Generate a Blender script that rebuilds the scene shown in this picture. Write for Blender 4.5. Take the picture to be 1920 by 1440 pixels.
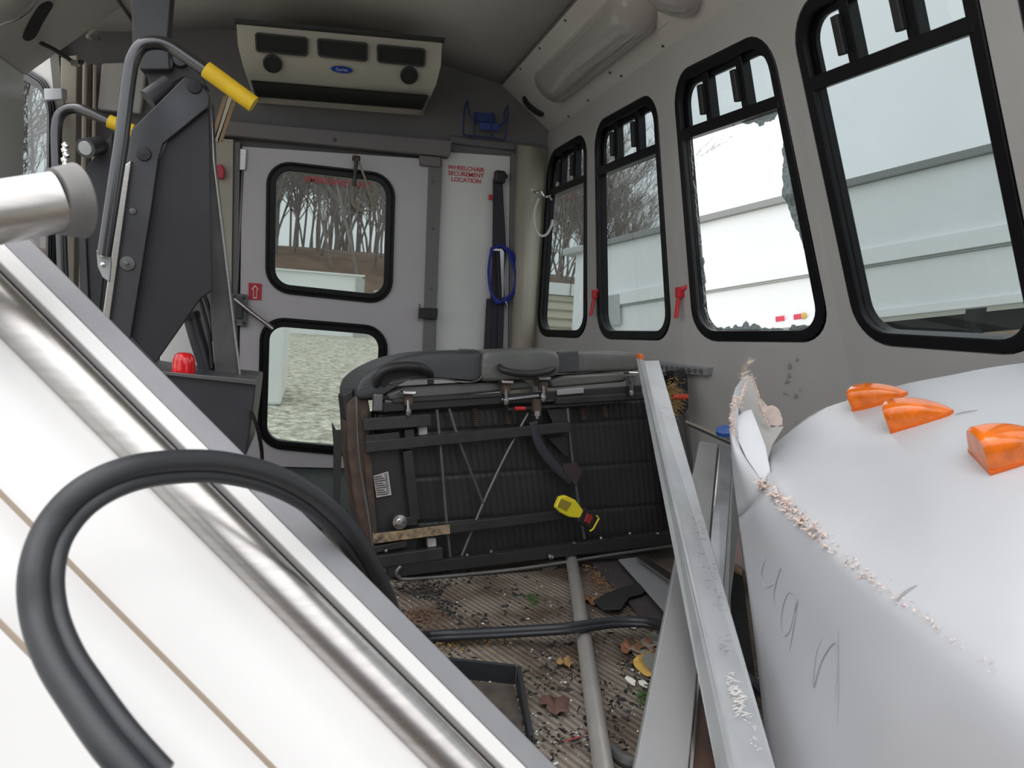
import bpy, bmesh, math, random
from mathutils import Vector, Matrix, noise
from mathutils.geometry import delaunay_2d_cdt
random.seed(7)
V = Vector
SC = bpy.context.scene
COL = SC.collection
for o in list(bpy.data.objects): bpy.data.objects.remove(o)

# ------------------------------------------------------------------ camera
F = 1440.0
CAM = V((0, 0, 0.84))
d_ = V((598-960, 549-720, F)).normalized()          # bus axis (+Y) in camera axes (right, down, forward)
a_ = -0.075
dn = V((a_, 1.0, (171+362*a_)/F)); dn = (dn - d_*dn.dot(d_)).normalized()   # world down
xr = dn.cross(d_)                                   # world right (+X)
def c2w(v): return V((v.dot(xr), v.dot(d_), -v.dot(dn)))
RGT, DWN, FWD = c2w(V((1,0,0))), c2w(V((0,1,0))), c2w(V((0,0,1)))
cd = bpy.data.cameras.new('camera'); cam = bpy.data.objects.new('camera', cd); COL.objects.link(cam)
R_ = Matrix((RGT, -DWN, -FWD)).transposed()
cam.matrix_world = Matrix.Translation(CAM) @ R_.to_4x4()
cd.sensor_fit = 'HORIZONTAL'; cd.sensor_width = 36; cd.lens = 27
cd.clip_start = 0.02; cd.clip_end = 500
cd.dof.use_dof = True; cd.dof.focus_distance = 2.6; cd.dof.aperture_fstop = 9
SC.camera = cam

# ------------------------------------------------------------------ world, sun, exposure
w = bpy.data.worlds.new('overcast'); SC.world = w; w.use_nodes = True
nt = w.node_tree; nt.nodes.clear()
out = nt.nodes.new('ShaderNodeOutputWorld'); bg = nt.nodes.new('ShaderNodeBackground')
tc = nt.nodes.new('ShaderNodeTexCoord'); sep = nt.nodes.new('ShaderNodeSeparateXYZ')
ramp = nt.nodes.new('ShaderNodeValToRGB')
ramp.color_ramp.elements[0].position = 0.0; ramp.color_ramp.elements[0].color = (0.40, 0.425, 0.44, 1)
ramp.color_ramp.elements[1].position = 1.0; ramp.color_ramp.elements[1].color = (1, 1, 1, 1)
e = ramp.color_ramp.elements.new(0.35); e.color = (0.52, 0.53, 0.545, 1)
nz = nt.nodes.new('ShaderNodeTexNoise'); nz.inputs['Scale'].default_value = 2.2; nz.inputs['Detail'].default_value = 4
mul = nt.nodes.new('ShaderNodeMath'); mul.operation = 'MULTIPLY_ADD'; mul.inputs[1].default_value = 0.5; mul.inputs[2].default_value = 0.75
st = nt.nodes.new('ShaderNodeMath'); st.operation = 'MULTIPLY'; st.inputs[1].default_value = 2.9
nt.links.new(tc.outputs['Generated'], sep.inputs[0]); nt.links.new(sep.outputs['Z'], ramp.inputs[0])
nt.links.new(tc.outputs['Generated'], nz.inputs['Vector']); nt.links.new(nz.outputs['Fac'], mul.inputs[0])
nt.links.new(mul.outputs[0], st.inputs[0])
nt.links.new(ramp.outputs[0], bg.inputs[0]); nt.links.new(st.outputs[0], bg.inputs[1]); nt.links.new(bg.outputs[0], out.inputs[0])
sd = bpy.data.lights.new('hazy_sun', 'SUN'); sd.energy = .5; sd.angle = math.radians(40); sd.color = (1, .98, .95)
sun = bpy.data.objects.new('hazy_sun', sd); COL.objects.link(sun); sun.location = (-3, -4, 8)
sun.rotation_euler = V((0.35, 0.25, -0.9)).to_track_quat('-Z', 'Y').to_euler()
SC.view_settings.view_transform = 'Standard'; SC.view_settings.look = 'None'
SC.view_settings.gamma = 1; SC.view_settings.use_curve_mapping = False
SC.view_settings.exposure = 0.0

# ------------------------------------------------------------------ sighting helpers
def ray(px, py): return (RGT*(px-960) + DWN*(py-720) + FWD*F).normalized()
def at(px, py, y): r = ray(px, py); return CAM + r*((y-CAM.y)/r.y)
def atx(px, py, x): r = ray(px, py); return CAM + r*((x-CAM.x)/r.x)
def atz(px, py, z): r = ray(px, py); return CAM + r*((z-CAM.z)/r.z)
def onp(px, py, p0, n): r = ray(px, py); return CAM + r*((p0-CAM).dot(n)/r.dot(n))
def proj(p):
    q = p-CAM; f = q.dot(FWD)
    return (960+F*q.dot(RGT)/f, 720+F*q.dot(DWN)/f)

# ------------------------------------------------------------------ materials
def mat(name, col, rough=.5, metal=0., noise_amt=0., nscale=8., col2=None, bump=0., bscale=60., spec=.5, stretch=None, coat=0., extra=None):
    m = bpy.data.materials.new(name); m.use_nodes = True
    t = m.node_tree; b = t.nodes['Principled BSDF']
    b.inputs['Base Color'].default_value = (*col, 1); b.inputs['Roughness'].default_value = rough
    b.inputs['Metallic'].default_value = metal; b.inputs['Specular IOR Level'].default_value = spec
    b.inputs['Coat Weight'].default_value = coat
    g = t.nodes.new('ShaderNodeNewGeometry')
    mp = t.nodes.new('ShaderNodeMapping'); t.links.new(g.outputs['Position'], mp.inputs[0])
    if stretch: mp.inputs['Scale'].default_value = stretch
    if noise_amt > 0 or col2:
        n = t.nodes.new('ShaderNodeTexNoise'); n.inputs['Scale'].default_value = nscale; n.inputs['Detail'].default_value = 6
        t.links.new(mp.outputs[0], n.inputs['Vector'])
        r = t.nodes.new('ShaderNodeValToRGB'); r.color_ramp.elements[0].position = .35; r.color_ramp.elements[1].position = .68
        c2 = col2 or tuple(c*(1-noise_amt) for c in col)
        r.color_ramp.elements[0].color = (*c2, 1); r.color_ramp.elements[1].color = (*col, 1)
        t.links.new(n.outputs['Fac'], r.inputs[0]); t.links.new(r.outputs[0], b.inputs['Base Color'])
    if bump > 0:
        n2 = t.nodes.new('ShaderNodeTexNoise'); n2.inputs['Scale'].default_value = bscale; n2.inputs['Detail'].default_value = 3
        t.links.new(mp.outputs[0], n2.inputs['Vector'])
        bp = t.nodes.new('ShaderNodeBump'); bp.inputs['Strength'].default_value = bump; bp.inputs['Distance'].default_value = .003
        t.links.new(n2.outputs['Fac'], bp.inputs['Height']); t.links.new(bp.outputs[0], b.inputs['Normal'])
    return m
M = {}
M['ceil'] = mat('ceiling_laminate', (.60,.57,.55), .55, noise_amt=.06, nscale=3)
M['wall'] = mat('wall_laminate', (.44,.425,.41), .38, noise_amt=.07, nscale=4, bump=.05, bscale=30)
M['header'] = mat('header_vinyl', (.20,.185,.19), .6, noise_amt=.08, nscale=4)
M['wallrear'] = mat('rear_wall_vinyl', (.17,.162,.168), .6, noise_amt=.08, nscale=4)
M['door'] = mat('door_paint', (.55,.52,.54), .3, noise_amt=.05, nscale=5, bump=.08, bscale=9)
M['white'] = mat('white_panel', (.76,.76,.74), .35, noise_amt=.04, nscale=5)
M['beige'] = mat('beige_pillar', (.44,.40,.33), .4, noise_amt=.12, nscale=5)
M['black'] = mat('black_frame', (.007,.007,.009), .35, noise_amt=.3, nscale=20, spec=.25)
M['rubber'] = mat('black_rubber', (.018,.02,.024), .45, spec=.5, bump=.1, bscale=120)
M['vinylblk'] = mat('black_plastic', (.02,.02,.022), .5)
M['steel'] = mat('stainless_steel', (.52,.50,.485), .3, metal=1., noise_amt=.15, nscale=30, stretch=(1,1,6))
M['alum'] = mat('brushed_aluminium', (.25,.25,.265), .5, metal=.3, noise_amt=.12, nscale=14)
M['alumgrey'] = mat('grey_anodised_aluminium', (.40,.41,.43), .4, metal=.4, noise_amt=.08, nscale=10)
M['beamw'] = mat('pale_extrusion', (.46,.475,.495), .42, metal=0., noise_amt=.12, nscale=12, bump=.15, bscale=40)
M['gunmetal'] = mat('painted_dark_steel', (.045,.046,.054), .42, noise_amt=.2, nscale=10, spec=.5)
M['darkplate'] = mat('charcoal_plate', (.022,.022,.028), .5, noise_amt=.2, nscale=8)
M['midsteel'] = mat('worn_grey_steel', (.20,.20,.20), .38, metal=.6, noise_amt=.35, nscale=8)
M['chrome'] = mat('chrome', (.75,.75,.75), .15, metal=1.)
M['yellow'] = mat('yellow_grip', (.85,.55,.02), .5, noise_amt=.15, nscale=20)
M['ybuckle'] = mat('yellow_plastic', (.80,.68,.03), .4)
M['red'] = mat('red_plastic', (.55,.02,.03), .35)
M['redtext'] = mat('red_lettering', (.62,.07,.09), .6)
M['redlens'] = mat('red_lens', (.75,.01,.015), .12, coat=.5)
M['orange'] = mat('orange_paint', (.7,.15,.04), .5)
M['blue'] = mat('blue_fabric', (.015,.03,.28), .6)
M['bluedk'] = mat('blue_plastic', (.02,.08,.30), .5)
M['belt'] = mat('charcoal_webbing', (.035,.035,.045), .75, bump=.3, bscale=300)
M['cream'] = mat('cream_plastic', (.44,.42,.35), .5, noise_amt=.05, nscale=5)
M['lens'] = mat('white_diffuser', (.40,.375,.36), .12, coat=.3)
M['trailer'] = mat('white_trailer_paint', (.80,.82,.84), .4, noise_amt=.07, nscale=.9)
M['trailrail'] = mat('trailer_rail_grey', (.42,.44,.44), .5, noise_amt=.1, nscale=2)
M['creamwall'] = mat('cream_container_paint', (.62,.60,.50), .6, noise_amt=.08, nscale=1.5)
M['bark'] = mat('bark', (.24,.21,.19), .9, noise_amt=.3, nscale=2)
M['hill'] = mat('leaf_litter_hill', (.20,.135,.10), .95, noise_amt=.45, nscale=.6)
M['fibre'] = mat('white_gelcoat', (.50,.505,.53), .33, noise_amt=.07, nscale=4, bump=.12, bscale=7)
M['fibreside'] = M['fibre']
M['torn'] = mat('torn_fibreglass', (.74,.61,.55), .9, noise_amt=.2, nscale=40, bump=.6, bscale=150)
M['amber'] = mat('amber_lens', (.88,.18,.006), .2, noise_amt=.3, nscale=45, coat=.6)
M['amberbase'] = mat('amber_lens_base', (.72,.13,.008), .3)
M['greyvinyl'] = mat('grey_vinyl', (.125,.128,.120), .32, noise_amt=.12, nscale=14, bump=.12, bscale=25, spec=.55)
M['darkvinyl'] = mat('dark_vinyl', (.045,.046,.05), .42, bump=.15, bscale=60)
M['brownrust'] = mat('rusty_brown_steel', (.10,.065,.05), .7, noise_amt=.5, nscale=25)
M['rustbar'] = mat('rust_streaked_bar', (.07,.06,.05), .6, col2=(.40,.29,.17), nscale=45)
M['straw'] = mat('dry_straw', (.50,.33,.14), .9, noise_amt=.3, nscale=60)
M['leafo'] = mat('orange_dead_leaf', (.26,.12,.06), .85, noise_amt=.5, nscale=60)
M['leafy'] = mat('yellow_dead_leaf', (.58,.36,.08), .8, noise_amt=.3, nscale=60)
M['paper'] = mat('paper_scrap', (.75,.73,.68), .8)
M['moss'] = mat('green_moss', (.05,.10,.025), .95, noise_amt=.4, nscale=90)
M['wood'] = mat('weathered_wood', (.30,.20,.12), .8, noise_amt=.4, nscale=20, stretch=(1,1,.2))
M['crumb'] = mat('black_rubber_crumbs', (.012,.011,.011), .7)
M['glassbit'] = mat('glass_bits', (.62,.68,.66), .15, noise_amt=.3, nscale=100)
M['seambrown'] = mat('brown_sealant', (.34,.28,.22), .8)
M['offwhite'] = mat('front_panel_white', (.68,.67,.665), .34, noise_amt=.04, nscale=4)
M['dgreen'] = mat('mottled_grey_green_vinyl', (.055,.07,.07), .8, noise_amt=.5, nscale=60, bump=.5, bscale=90)
M['tuft'] = mat('scuffed_primer', (.5,.48,.46), .7, noise_amt=.3, nscale=40)
M['ink'] = mat('pencil_marker', (.32,.33,.35), .7)
M['tyre'] = mat('tyre_rubber', (.02,.02,.02), .8)

def glass_mat(name, col, rough=.02, glossy=.06):
    m = bpy.data.materials.new(name); m.use_nodes = True; t = m.node_tree; t.nodes.clear()
    o = t.nodes.new('ShaderNodeOutputMaterial'); tr = t.nodes.new('ShaderNodeBsdfTransparent'); gl = t.nodes.new('ShaderNodeBsdfGlossy')
    mx = t.nodes.new('ShaderNodeMixShader'); fr = t.nodes.new('ShaderNodeMath'); fr.operation = 'MULTIPLY_ADD'; fr.inputs[1].default_value = .35; fr.inputs[2].default_value = .02; lw = t.nodes.new('ShaderNodeLayerWeight'); lw.inputs['Blend'].default_value = .18; t.links.new(lw.outputs['Facing'], fr.inputs[0])
    tr.inputs[0].default_value = (*col, 1); gl.inputs['Roughness'].default_value = rough
    t.links.new(fr.outputs[0], mx.inputs[0]); t.links.new(tr.outputs[0], mx.inputs[1]); t.links.new(gl.outputs[0], mx.inputs[2]); t.links.new(mx.outputs[0], o.inputs[0])
    return m
M['glass'] = glass_mat('tinted_glass', (.41,.455,.455))
M['glassrear'] = glass_mat('rear_tinted_glass', (.42,.46,.44))
def frost_mat():
    m = bpy.data.materials.new('shattered_glass'); m.use_nodes = True; t = m.node_tree
    b = t.nodes['Principled BSDF']; b.inputs['Roughness'].default_value = .35
    g = t.nodes.new('ShaderNodeNewGeometry'); vo = t.nodes.new('ShaderNodeTexVoronoi'); vo.inputs['Scale'].default_value = 170
    t.links.new(g.outputs['Position'], vo.inputs['Vector'])
    r = t.nodes.new('ShaderNodeValToRGB'); r.color_ramp.elements[0].color = (.10,.12,.13,1); r.color_ramp.elements[1].color = (.55,.6,.62,1)
    t.links.new(vo.outputs['Color'], r.inputs[0]); t.links.new(r.outputs[0], b.inputs['Base Color'])
    tr = t.nodes.new('ShaderNodeBsdfTransparent'); tr.inputs[0].default_value = (.6,.66,.66,1); mx = t.nodes.new('ShaderNodeMixShader'); mx.inputs[0].default_value = .62
    t.links.new(tr.outputs[0], mx.inputs[1]); t.links.new(b.outputs[0], mx.inputs[2])
    t.links.new(mx.outputs[0], t.nodes['Material Output'].inputs[0]); return m
M['shatter'] = frost_mat()

def gravel():
    m = mat('gravel', (.40,.40,.33), .95, noise_amt=.2, nscale=.6)
    t = m.node_tree; b = t.nodes['Principled BSDF']
    g = t.nodes.new('ShaderNodeNewGeometry'); n = t.nodes.new('ShaderNodeTexNoise'); n.inputs['Scale'].default_value = 7; n.inputs['Detail'].default_value = 9; n.inputs['Roughness'].default_value = .75
    t.links.new(g.outputs['Position'], n.inputs['Vector'])
    r = t.nodes.new('ShaderNodeValToRGB'); r.color_ramp.elements[0].position = .4; r.color_ramp.elements[1].position = .62
    r.color_ramp.elements[0].color = (.17,.17,.13,1); r.color_ramp.elements[1].color = (.62,.61,.52,1)
    t.links.new(n.outputs['Fac'], r.inputs[0]); t.links.new(r.outputs[0], b.inputs['Base Color']); return m
M['gravel'] = gravel()

def floor_mat():
    m = bpy.data.materials.new('ribbed_floor'); m.use_nodes = True; t = m.node_tree; b = t.nodes['Principled BSDF']
    b.inputs['Roughness'].default_value = .7
    g = t.nodes.new('ShaderNodeNewGeometry'); mp = t.nodes.new('ShaderNodeMapping'); t.links.new(g.outputs['Position'], mp.inputs[0])
    p, q = atz(832,1104,0), atz(892,1141,0); ang = math.atan2(q.y-p.y, q.x-p.x)
    mp.inputs['Rotation'].default_value = (0, 0, -ang+math.pi/2)
    wv = t.nodes.new('ShaderNodeTexWave'); wv.inputs['Scale'].default_value = 17; wv.inputs['Distortion'].default_value = .25; wv.inputs['Detail'].default_value = 1
    wv.bands_direction = 'X'; t.links.new(mp.outputs[0], wv.inputs['Vector'])
    n = t.nodes.new('ShaderNodeTexNoise'); n.inputs['Scale'].default_value = 5; n.inputs['Detail'].default_value = 8; t.links.new(g.outputs['Position'], n.inputs['Vector'])
    r1 = t.nodes.new('ShaderNodeValToRGB'); r1.color_ramp.elements[0].color = (.105,.092,.078,1); r1.color_ramp.elements[1].color = (.185,.165,.142,1)
    r1.color_ramp.elements[0].position = .1; r1.color_ramp.elements[1].position = .8
    r2 = t.nodes.new('ShaderNodeValToRGB'); r2.color_ramp.elements[0].color = (.45,.35,.28,1); r2.color_ramp.elements[1].color = (1.15,1.1,1.05,1)
    r2.color_ramp.elements[0].position = .38; r2.color_ramp.elements[1].position = .58
    mx = t.nodes.new('ShaderNodeMix'); mx.data_type = 'RGBA'; mx.blend_type = 'MULTIPLY'; mx.inputs[0].default_value = 1
    t.links.new(wv.outputs['Fac'], r1.inputs[0]); t.links.new(n.outputs['Fac'], r2.inputs[0])
    t.links.new(r1.outputs[0], mx.inputs[6]); t.links.new(r2.outputs[0], mx.inputs[7]); t.links.new(mx.outputs[2], b.inputs['Base Color'])
    bp = t.nodes.new('ShaderNodeBump'); bp.inputs['Distance'].default_value = .004; bp.inputs['Strength'].default_value = .45
    t.links.new(wv.outputs['Fac'], bp.inputs['Height']); t.links.new(bp.outputs[0], b.inputs['Normal'])
    return m
M['floor'] = floor_mat()

# ------------------------------------------------------------------ mesh helpers
class MB:
    def __init__(s): s.bm = bmesh.new()
    def poly(s, pts):
        vs = [s.bm.verts.new(p) for p in pts]
        return s.bm.faces.new(vs)
    def hexa(s, a, b):      # two loops of equal length -> closed prism
        va = [s.bm.verts.new(p) for p in a]; vb = [s.bm.verts.new(p) for p in b]; n = len(a)
        s.bm.faces.new(va); s.bm.faces.new(vb[::-1])
        for i in range(n): s.bm.faces.new((va[i], vb[i], vb[(i+1) % n], va[(i+1) % n]))
        return s
    def prism(s, pts, vec): return s.hexa(pts, [p+vec for p in pts])
    def box(s, lo, hi):
        x0,y0,z0 = lo; x1,y1,z1 = hi
        return s.hexa([V((x0,y0,z0)),V((x1,y0,z0)),V((x1,y1,z0)),V((x0,y1,z0))], [V((x0,y0,z1)),V((x1,y0,z1)),V((x1,y1,z1)),V((x0,y1,z1))])
    def obox(s, c, ax, ay, az):   # centre and three half axes
        q = [(-1,-1),(1,-1),(1,1),(-1,1)]
        return s.hexa([c+ax*i+ay*j-az for i,j in q], [c+ax*i+ay*j+az for i,j in q])
    def bar(s, p, q, wv, tv):     # bar from p to q with half-width vector and half-thickness vector
        return s.hexa([p-wv-tv, p+wv-tv, p+wv+tv, p-wv+tv], [q-wv-tv, q+wv-tv, q+wv+tv, q-wv+tv])
    def tube(s, pts, r, n=12, cap=True, closed=False):
        rr = r if isinstance(r, (list, tuple)) else [r]*len(pts)
        N = len(pts); loops = []; ref = None
        for i, p in enumerate(pts):
            if closed: t = (pts[(i+1) % N]-pts[i-1]).normalized()
            else: t = (pts[min(i+1, N-1)]-pts[max(i-1, 0)]).normalized()
            if ref is None:
                ref = t.cross(V((0,0,1)));
                if ref.length < .1: ref = t.cross(V((0,1,0)))
                ref.normalize()
            ref = (ref - t*ref.dot(t)).normalized(); b = t.cross(ref)
            loops.append([s.bm.verts.new(p + (ref*math.cos(k*2*math.pi/n)+b*math.sin(k*2*math.pi/n))*rr[i]) for k in range(n)])
        for i in range(N if closed else N-1):
            A, B = loops[i], loops[(i+1) % N]
            for k in range(n): s.bm.faces.new((A[k], A[(k+1) % n], B[(k+1) % n], B[k]))
        if cap and not closed: s.bm.faces.new(loops[0][::-1]); s.bm.faces.new(loops[-1])
        return s
    def lathe(s, c, axis, prof, n=20):  # profile [(dist along axis, radius)]
        axis = axis.normalized(); u = axis.orthogonal().normalized(); v = axis.cross(u); loops = []
        for h, r in prof:
            loops.append([s.bm.verts.new(c+axis*h+(u*math.cos(k*2*math.pi/n)+v*math.sin(k*2*math.pi/n))*max(r,1e-4)) for k in range(n)])
        for A, B in zip(loops, loops[1:]):
            for k in range(n): s.bm.faces.new((A[k], A[(k+1) % n], B[(k+1) % n], B[k]))
        s.bm.faces.new(loops[0][::-1]); s.bm.faces.new(loops[-1]); return s
    def grid(s, rows):
        vs = [[s.bm.verts.new(p) for p in r] for r in rows]
        for i in range(len(vs)-1):
            for j in range(len(vs[0])-1): s.bm.faces.new((vs[i][j], vs[i][j+1], vs[i+1][j+1], vs[i+1][j]))
        return s
    def ring(s, A, B, vec):      # flat ring between two loops, thickened by vec
        n = len(A)
        a = [s.bm.verts.new(p) for p in A]; b = [s.bm.verts.new(p) for p in B]
        a2 = [s.bm.verts.new(p+vec) for p in A]; b2 = [s.bm.verts.new(p+vec) for p in B]
        for i in range(n):
            j = (i+1) % n
            s.bm.faces.new((a[i], a[j], b[j], b[i])); s.bm.faces.new((a2[j], a2[i], b2[i], b2[j]))
            s.bm.faces.new((a[j], a[i], a2[i], a2[j])); s.bm.faces.new((b[i], b[j], b2[j], b2[i]))
        return s
    def build(s, name, m, parent=None, smooth=False, bevel=0, solid=0, sub=0, seg=2, origin=None):
        bmesh.ops.recalc_face_normals(s.bm, faces=s.bm.faces)
        me = bpy.data.meshes.new(name); 
        if origin is None:
            if parent is not None: origin = WO[parent.name]
            else:
                cs = [v.co for v in s.bm.verts]
                origin = V(((min(c.x for c in cs)+max(c.x for c in cs))/2, (min(c.y for c in cs)+max(c.y for c in cs))/2, min(c.z for c in cs)))
        for v in s.bm.verts: v.co -= origin
        s.bm.to_mesh(me); s.bm.free(); me.materials.append(m)
        o = bpy.data.objects.new(name, me); COL.objects.link(o)
        if parent is not None: o.parent = parent
        else: o.location = origin
        WO[o.name] = origin.copy()
        if smooth:
            for p in me.polygons: p.use_smooth = True
            try: me.set_sharp_from_angle(angle=math.radians(40))
            except Exception: pass
        if solid: md = o.modifiers.new('s', 'SOLIDIFY'); md.thickness = solid; md.offset = 0
        if bevel: md = o.modifiers.new('b', 'BEVEL'); md.width = bevel; md.segments = seg; md.limit_method = 'ANGLE'; md.angle_limit = math.radians(35)
        if sub: md = o.modifiers.new('u', 'SUBSURF'); md.levels = sub; md.render_levels = sub
        return o
WO = {}
def tag(o, label, cat, group=None):
    o['label'] = label; o['category'] = cat
    if group: o['group'] = group
    return o
def thing(name, loc, label, cat, group=None):
    o = bpy.data.objects.new(name, None); COL.objects.link(o); o.location = loc; WO[o.name] = V(loc); o.empty_display_size = .05
    return tag(o, label, cat, group)
def struct(o): o['kind'] = 'structure'; return o
def text(s, p, u, v, h, m, name, parent, sx=1.0, align='CENTER', bold=0.0):
    c = bpy.data.curves.new('t', 'FONT'); c.body = s; c.size = 1; c.align_x = align; c.extrude = .01; c.space_line = .85; c.offset = bold
    o = bpy.data.objects.new('t', c); COL.objects.link(o)
    bpy.context.view_layer.update()
    me = bpy.data.meshes.new_from_object(o.evaluated_get(bpy.context.evaluated_depsgraph_get()))
    bpy.data.objects.remove(o)
    n = u.cross(v).normalized(); k = h/.7; org = WO[parent.name] if parent else V((0,0,0))
    for vt in me.vertices:
        q = vt.co; vt.co = p + u*(q.x*k*sx) + v*(q.y*k) + n*(q.z*.05) - org
    me.materials.clear(); me.materials.append(m)
    t = bpy.data.objects.new(name, me); COL.objects.link(t)
    if parent: t.parent = parent
    WO[t.name] = org.copy() if parent else V((0,0,0)); return t
def smooth_path(pts, n=8):
    out = []
    for i in range(len(pts)-1):
        p0 = pts[max(i-1,0)]; p1 = pts[i]; p2 = pts[i+1]; p3 = pts[min(i+2,len(pts)-1)]
        for k in range(n):
            t = k/n
            out.append(.5*((2*p1)+(-p0+p2)*t+(2*p0-5*p1+4*p2-p3)*t*t+(-p0+3*p1-3*p2+p3)*t**3))
    out.append(pts[-1]); return out
def rrect(W, H, r, ins=0., n=7):      # rounded rectangle loop in metres, inset by ins
    r = max(r-ins, .004); x0=y0=ins; x1=W-ins; y1=H-ins; L = []
    for cx, cy, a0 in ((x1-r,y1-r,0),(x0+r,y1-r,90),(x0+r,y0+r,180),(x1-r,y0+r,270)):
        for k in range(n+1):
            a = math.radians(a0+90*k/n); L.append((cx+r*math.cos(a), cy+r*math.sin(a)))
    return L
class Patch:      # bilinear patch through four world corners TL TR BR BL, addressed in metres from TL (x right, y down)
    def __init__(s, tl, tr, br, bl):
        s.c = (tl,tr,br,bl); s.W = ((tr-tl).length+(br-bl).length)/2; s.H = ((bl-tl).length+(br-tr).length)/2
        s.n = (tr-tl).cross(bl-tl).normalized()
        if s.n.dot(CAM-tl) < 0: s.n.negate()
        s.u = (tr-tl).normalized(); s.v = (tl-bl).normalized()
    def p(s, x, y, h=0.):
        a, b = x/s.W, y/s.H; tl,tr,br,bl = s.c
        return tl.lerp(tr, a).lerp(bl.lerp(br, a), b) + s.n*h
    def loop(s, L, h=0.): return [s.p(x, y, h) for x, y in L]
def inv_bilin(c, p):     # (a,b) of world point p on bilinear patch c
    tl,tr,br,bl = c; a=b=.5
    for _ in range(12):
        f = tl.lerp(tr,a).lerp(bl.lerp(br,a),b)-p
        fa = (tr-tl)*(1-b)+(br-bl)*b; fb = bl.lerp(br,a)-tl.lerp(tr,a)
        A=fa.dot(fa);B=fa.dot(fb);Cc=fb.dot(fb);d1=f.dot(fa);d2=f.dot(fb);D=A*Cc-B*B
        a -= (d1*Cc-d2*B)/D; b -= (A*d2-B*d1)/D
    return a, b
def inpoly(x, y, L):
    c = False; j = len(L)-1
    for i in range(len(L)):
        if (L[i][1] > y) != (L[j][1] > y) and x < (L[j][0]-L[i][0])*(y-L[i][1])/(L[j][1]-L[i][1])+L[i][0]: c = not c
        j = i
    return c
def holed(mb, f, holes, na=10, nb=16):     # sheet over the unit square through f(a,b), with holes given as (a,b) loops
    vs=[]; es=[]
    def add(L):
        b0=len(vs); vs.extend(V(p) for p in L); es.extend((b0+i, b0+(i+1)%len(L)) for i in range(len(L)))
    add([(i/na,0) for i in range(na)]+[(1,j/nb) for j in range(nb)]+[(1-i/na,1) for i in range(na)]+[(0,1-j/nb) for j in range(nb)])
    for h in holes: add(h)
    for i in range(1,na):
        for j in range(1,nb):
            if not any(inpoly(i/na,j/nb,h) for h in holes): vs.append(V((i/na,j/nb)))
    r = delaunay_2d_cdt(vs, es, [], 0, 1e-5)
    bv = [mb.bm.verts.new(f(p.x,p.y)) for p in r[0]]
    for t in r[2]:
        cx = sum(r[0][i].x for i in t)/len(t); cy = sum(r[0][i].y for i in t)/len(t)
        if any(inpoly(cx,cy,h) for h in holes): continue
        try: mb.bm.faces.new([bv[i] for i in t])
        except ValueError: pass

# ------------------------------------------------------------------ bus shell
YR = 3.75
CR = at(1035, 250, YR)             # rear right corner of wall top
XR, ZT = CR.x, CR.z
top = [CR, atx(1113,195,XR), atx(1249,98,XR), atx(1463,-42,XR), atx(1827,-275,XR)]
botpx = [(1002,640),(1119,646),(1291,652),(1595,656),(2017,690)]
bot = [at(px,py,t.y) for (px,py),t in zip(botpx, top)]
ext = 2.2
top.append(top[-1]+(top[-1]-top[-2])*ext*.6); bot.append(bot[-1]+(bot[-1]-bot[-2])*ext*.6)
WQ = {0:[(1033,282),(1112,233),(1113,645),(1008,640)], 1:[(1119,224),(1245,152),(1277,655),(1124,650)],
      2:[(1264,130),(1460,28),(1588,657),(1303,650)], 3:[(1472,6),(1838,-205),(2010,690),(1614,659)]}
windows = {}
mb = MB()
for j in range(len(top)-1):
    c = (top[j], top[j+1], bot[j+1], bot[j]); holes = []
    if j == 4:
        P = Patch(*[c[0].lerp(c[1],a).lerp(c[3].lerp(c[2],a),b) for a,b in ((.03,.10),(.86,.10),(.86,.985),(.03,.985))]); windows[j] = P
        holes.append([inv_bilin(c, q) for q in P.loop(rrect(P.W,P.H,.13,.02))])
    pn = (c[1]-c[0]).cross(c[3]-c[0]).normalized()
    if j in WQ:
        cor = []
        for px,py in WQ[j]:
            a,b = .5,.5
            # intersect ray with bilinear surface by Newton in pixel space
            for _ in range(30):
                g = lambda a,b: proj(c[0].lerp(c[1],a).lerp(c[3].lerp(c[2],a),b))
                x,y = g(a,b); e=1e-4; xa,ya=g(a+e,b); xb,yb=g(a,b+e)
                J=((xa-x)/e,(xb-x)/e,(ya-y)/e,(yb-y)/e); D=J[0]*J[3]-J[1]*J[2]; rx,ry=px-x,py-y
                a += (rx*J[3]-ry*J[1])/D; b += (J[0]*ry-J[2]*rx)/D
                a=min(max(a,-.5),1.5); b=min(max(b,-.5),1.5)
            a = min(max(a,.015),.985); b = min(b,.995)
            cor.append(c[0].lerp(c[1],a).lerp(c[3].lerp(c[2],a),b))
        P = Patch(*cor); windows[j] = P
        holes.append([inv_bilin(c, q) for q in P.loop(rrect(P.W,P.H,.13,.02))])
    holed(mb, lambda a,b: c[0].lerp(c[1],a).lerp(c[3].lerp(c[2],a),b), holes)
    A = MB; 
    fl = [bot[k]+(bot[k]-top[k])*((bot[k].z+.02)/(top[k].z-bot[k].z)) for k in (j,j+1)]
    mb.grid([[bot[j].lerp(bot[j+1],k/10).lerp(fl[0].lerp(fl[1],k/10),q/8) for k in range(11)] for q in range(9)])
bmesh.ops.remove_doubles(mb.bm, verts=mb.bm.verts, dist=1e-4)
o = struct(mb.build('wall_right', M['wall'])); md = o.modifiers.new('s','SOLIDIFY'); md.thickness=.04; md.offset = 0
YF = top[-1].y                                  # front end of the right wall top
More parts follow.
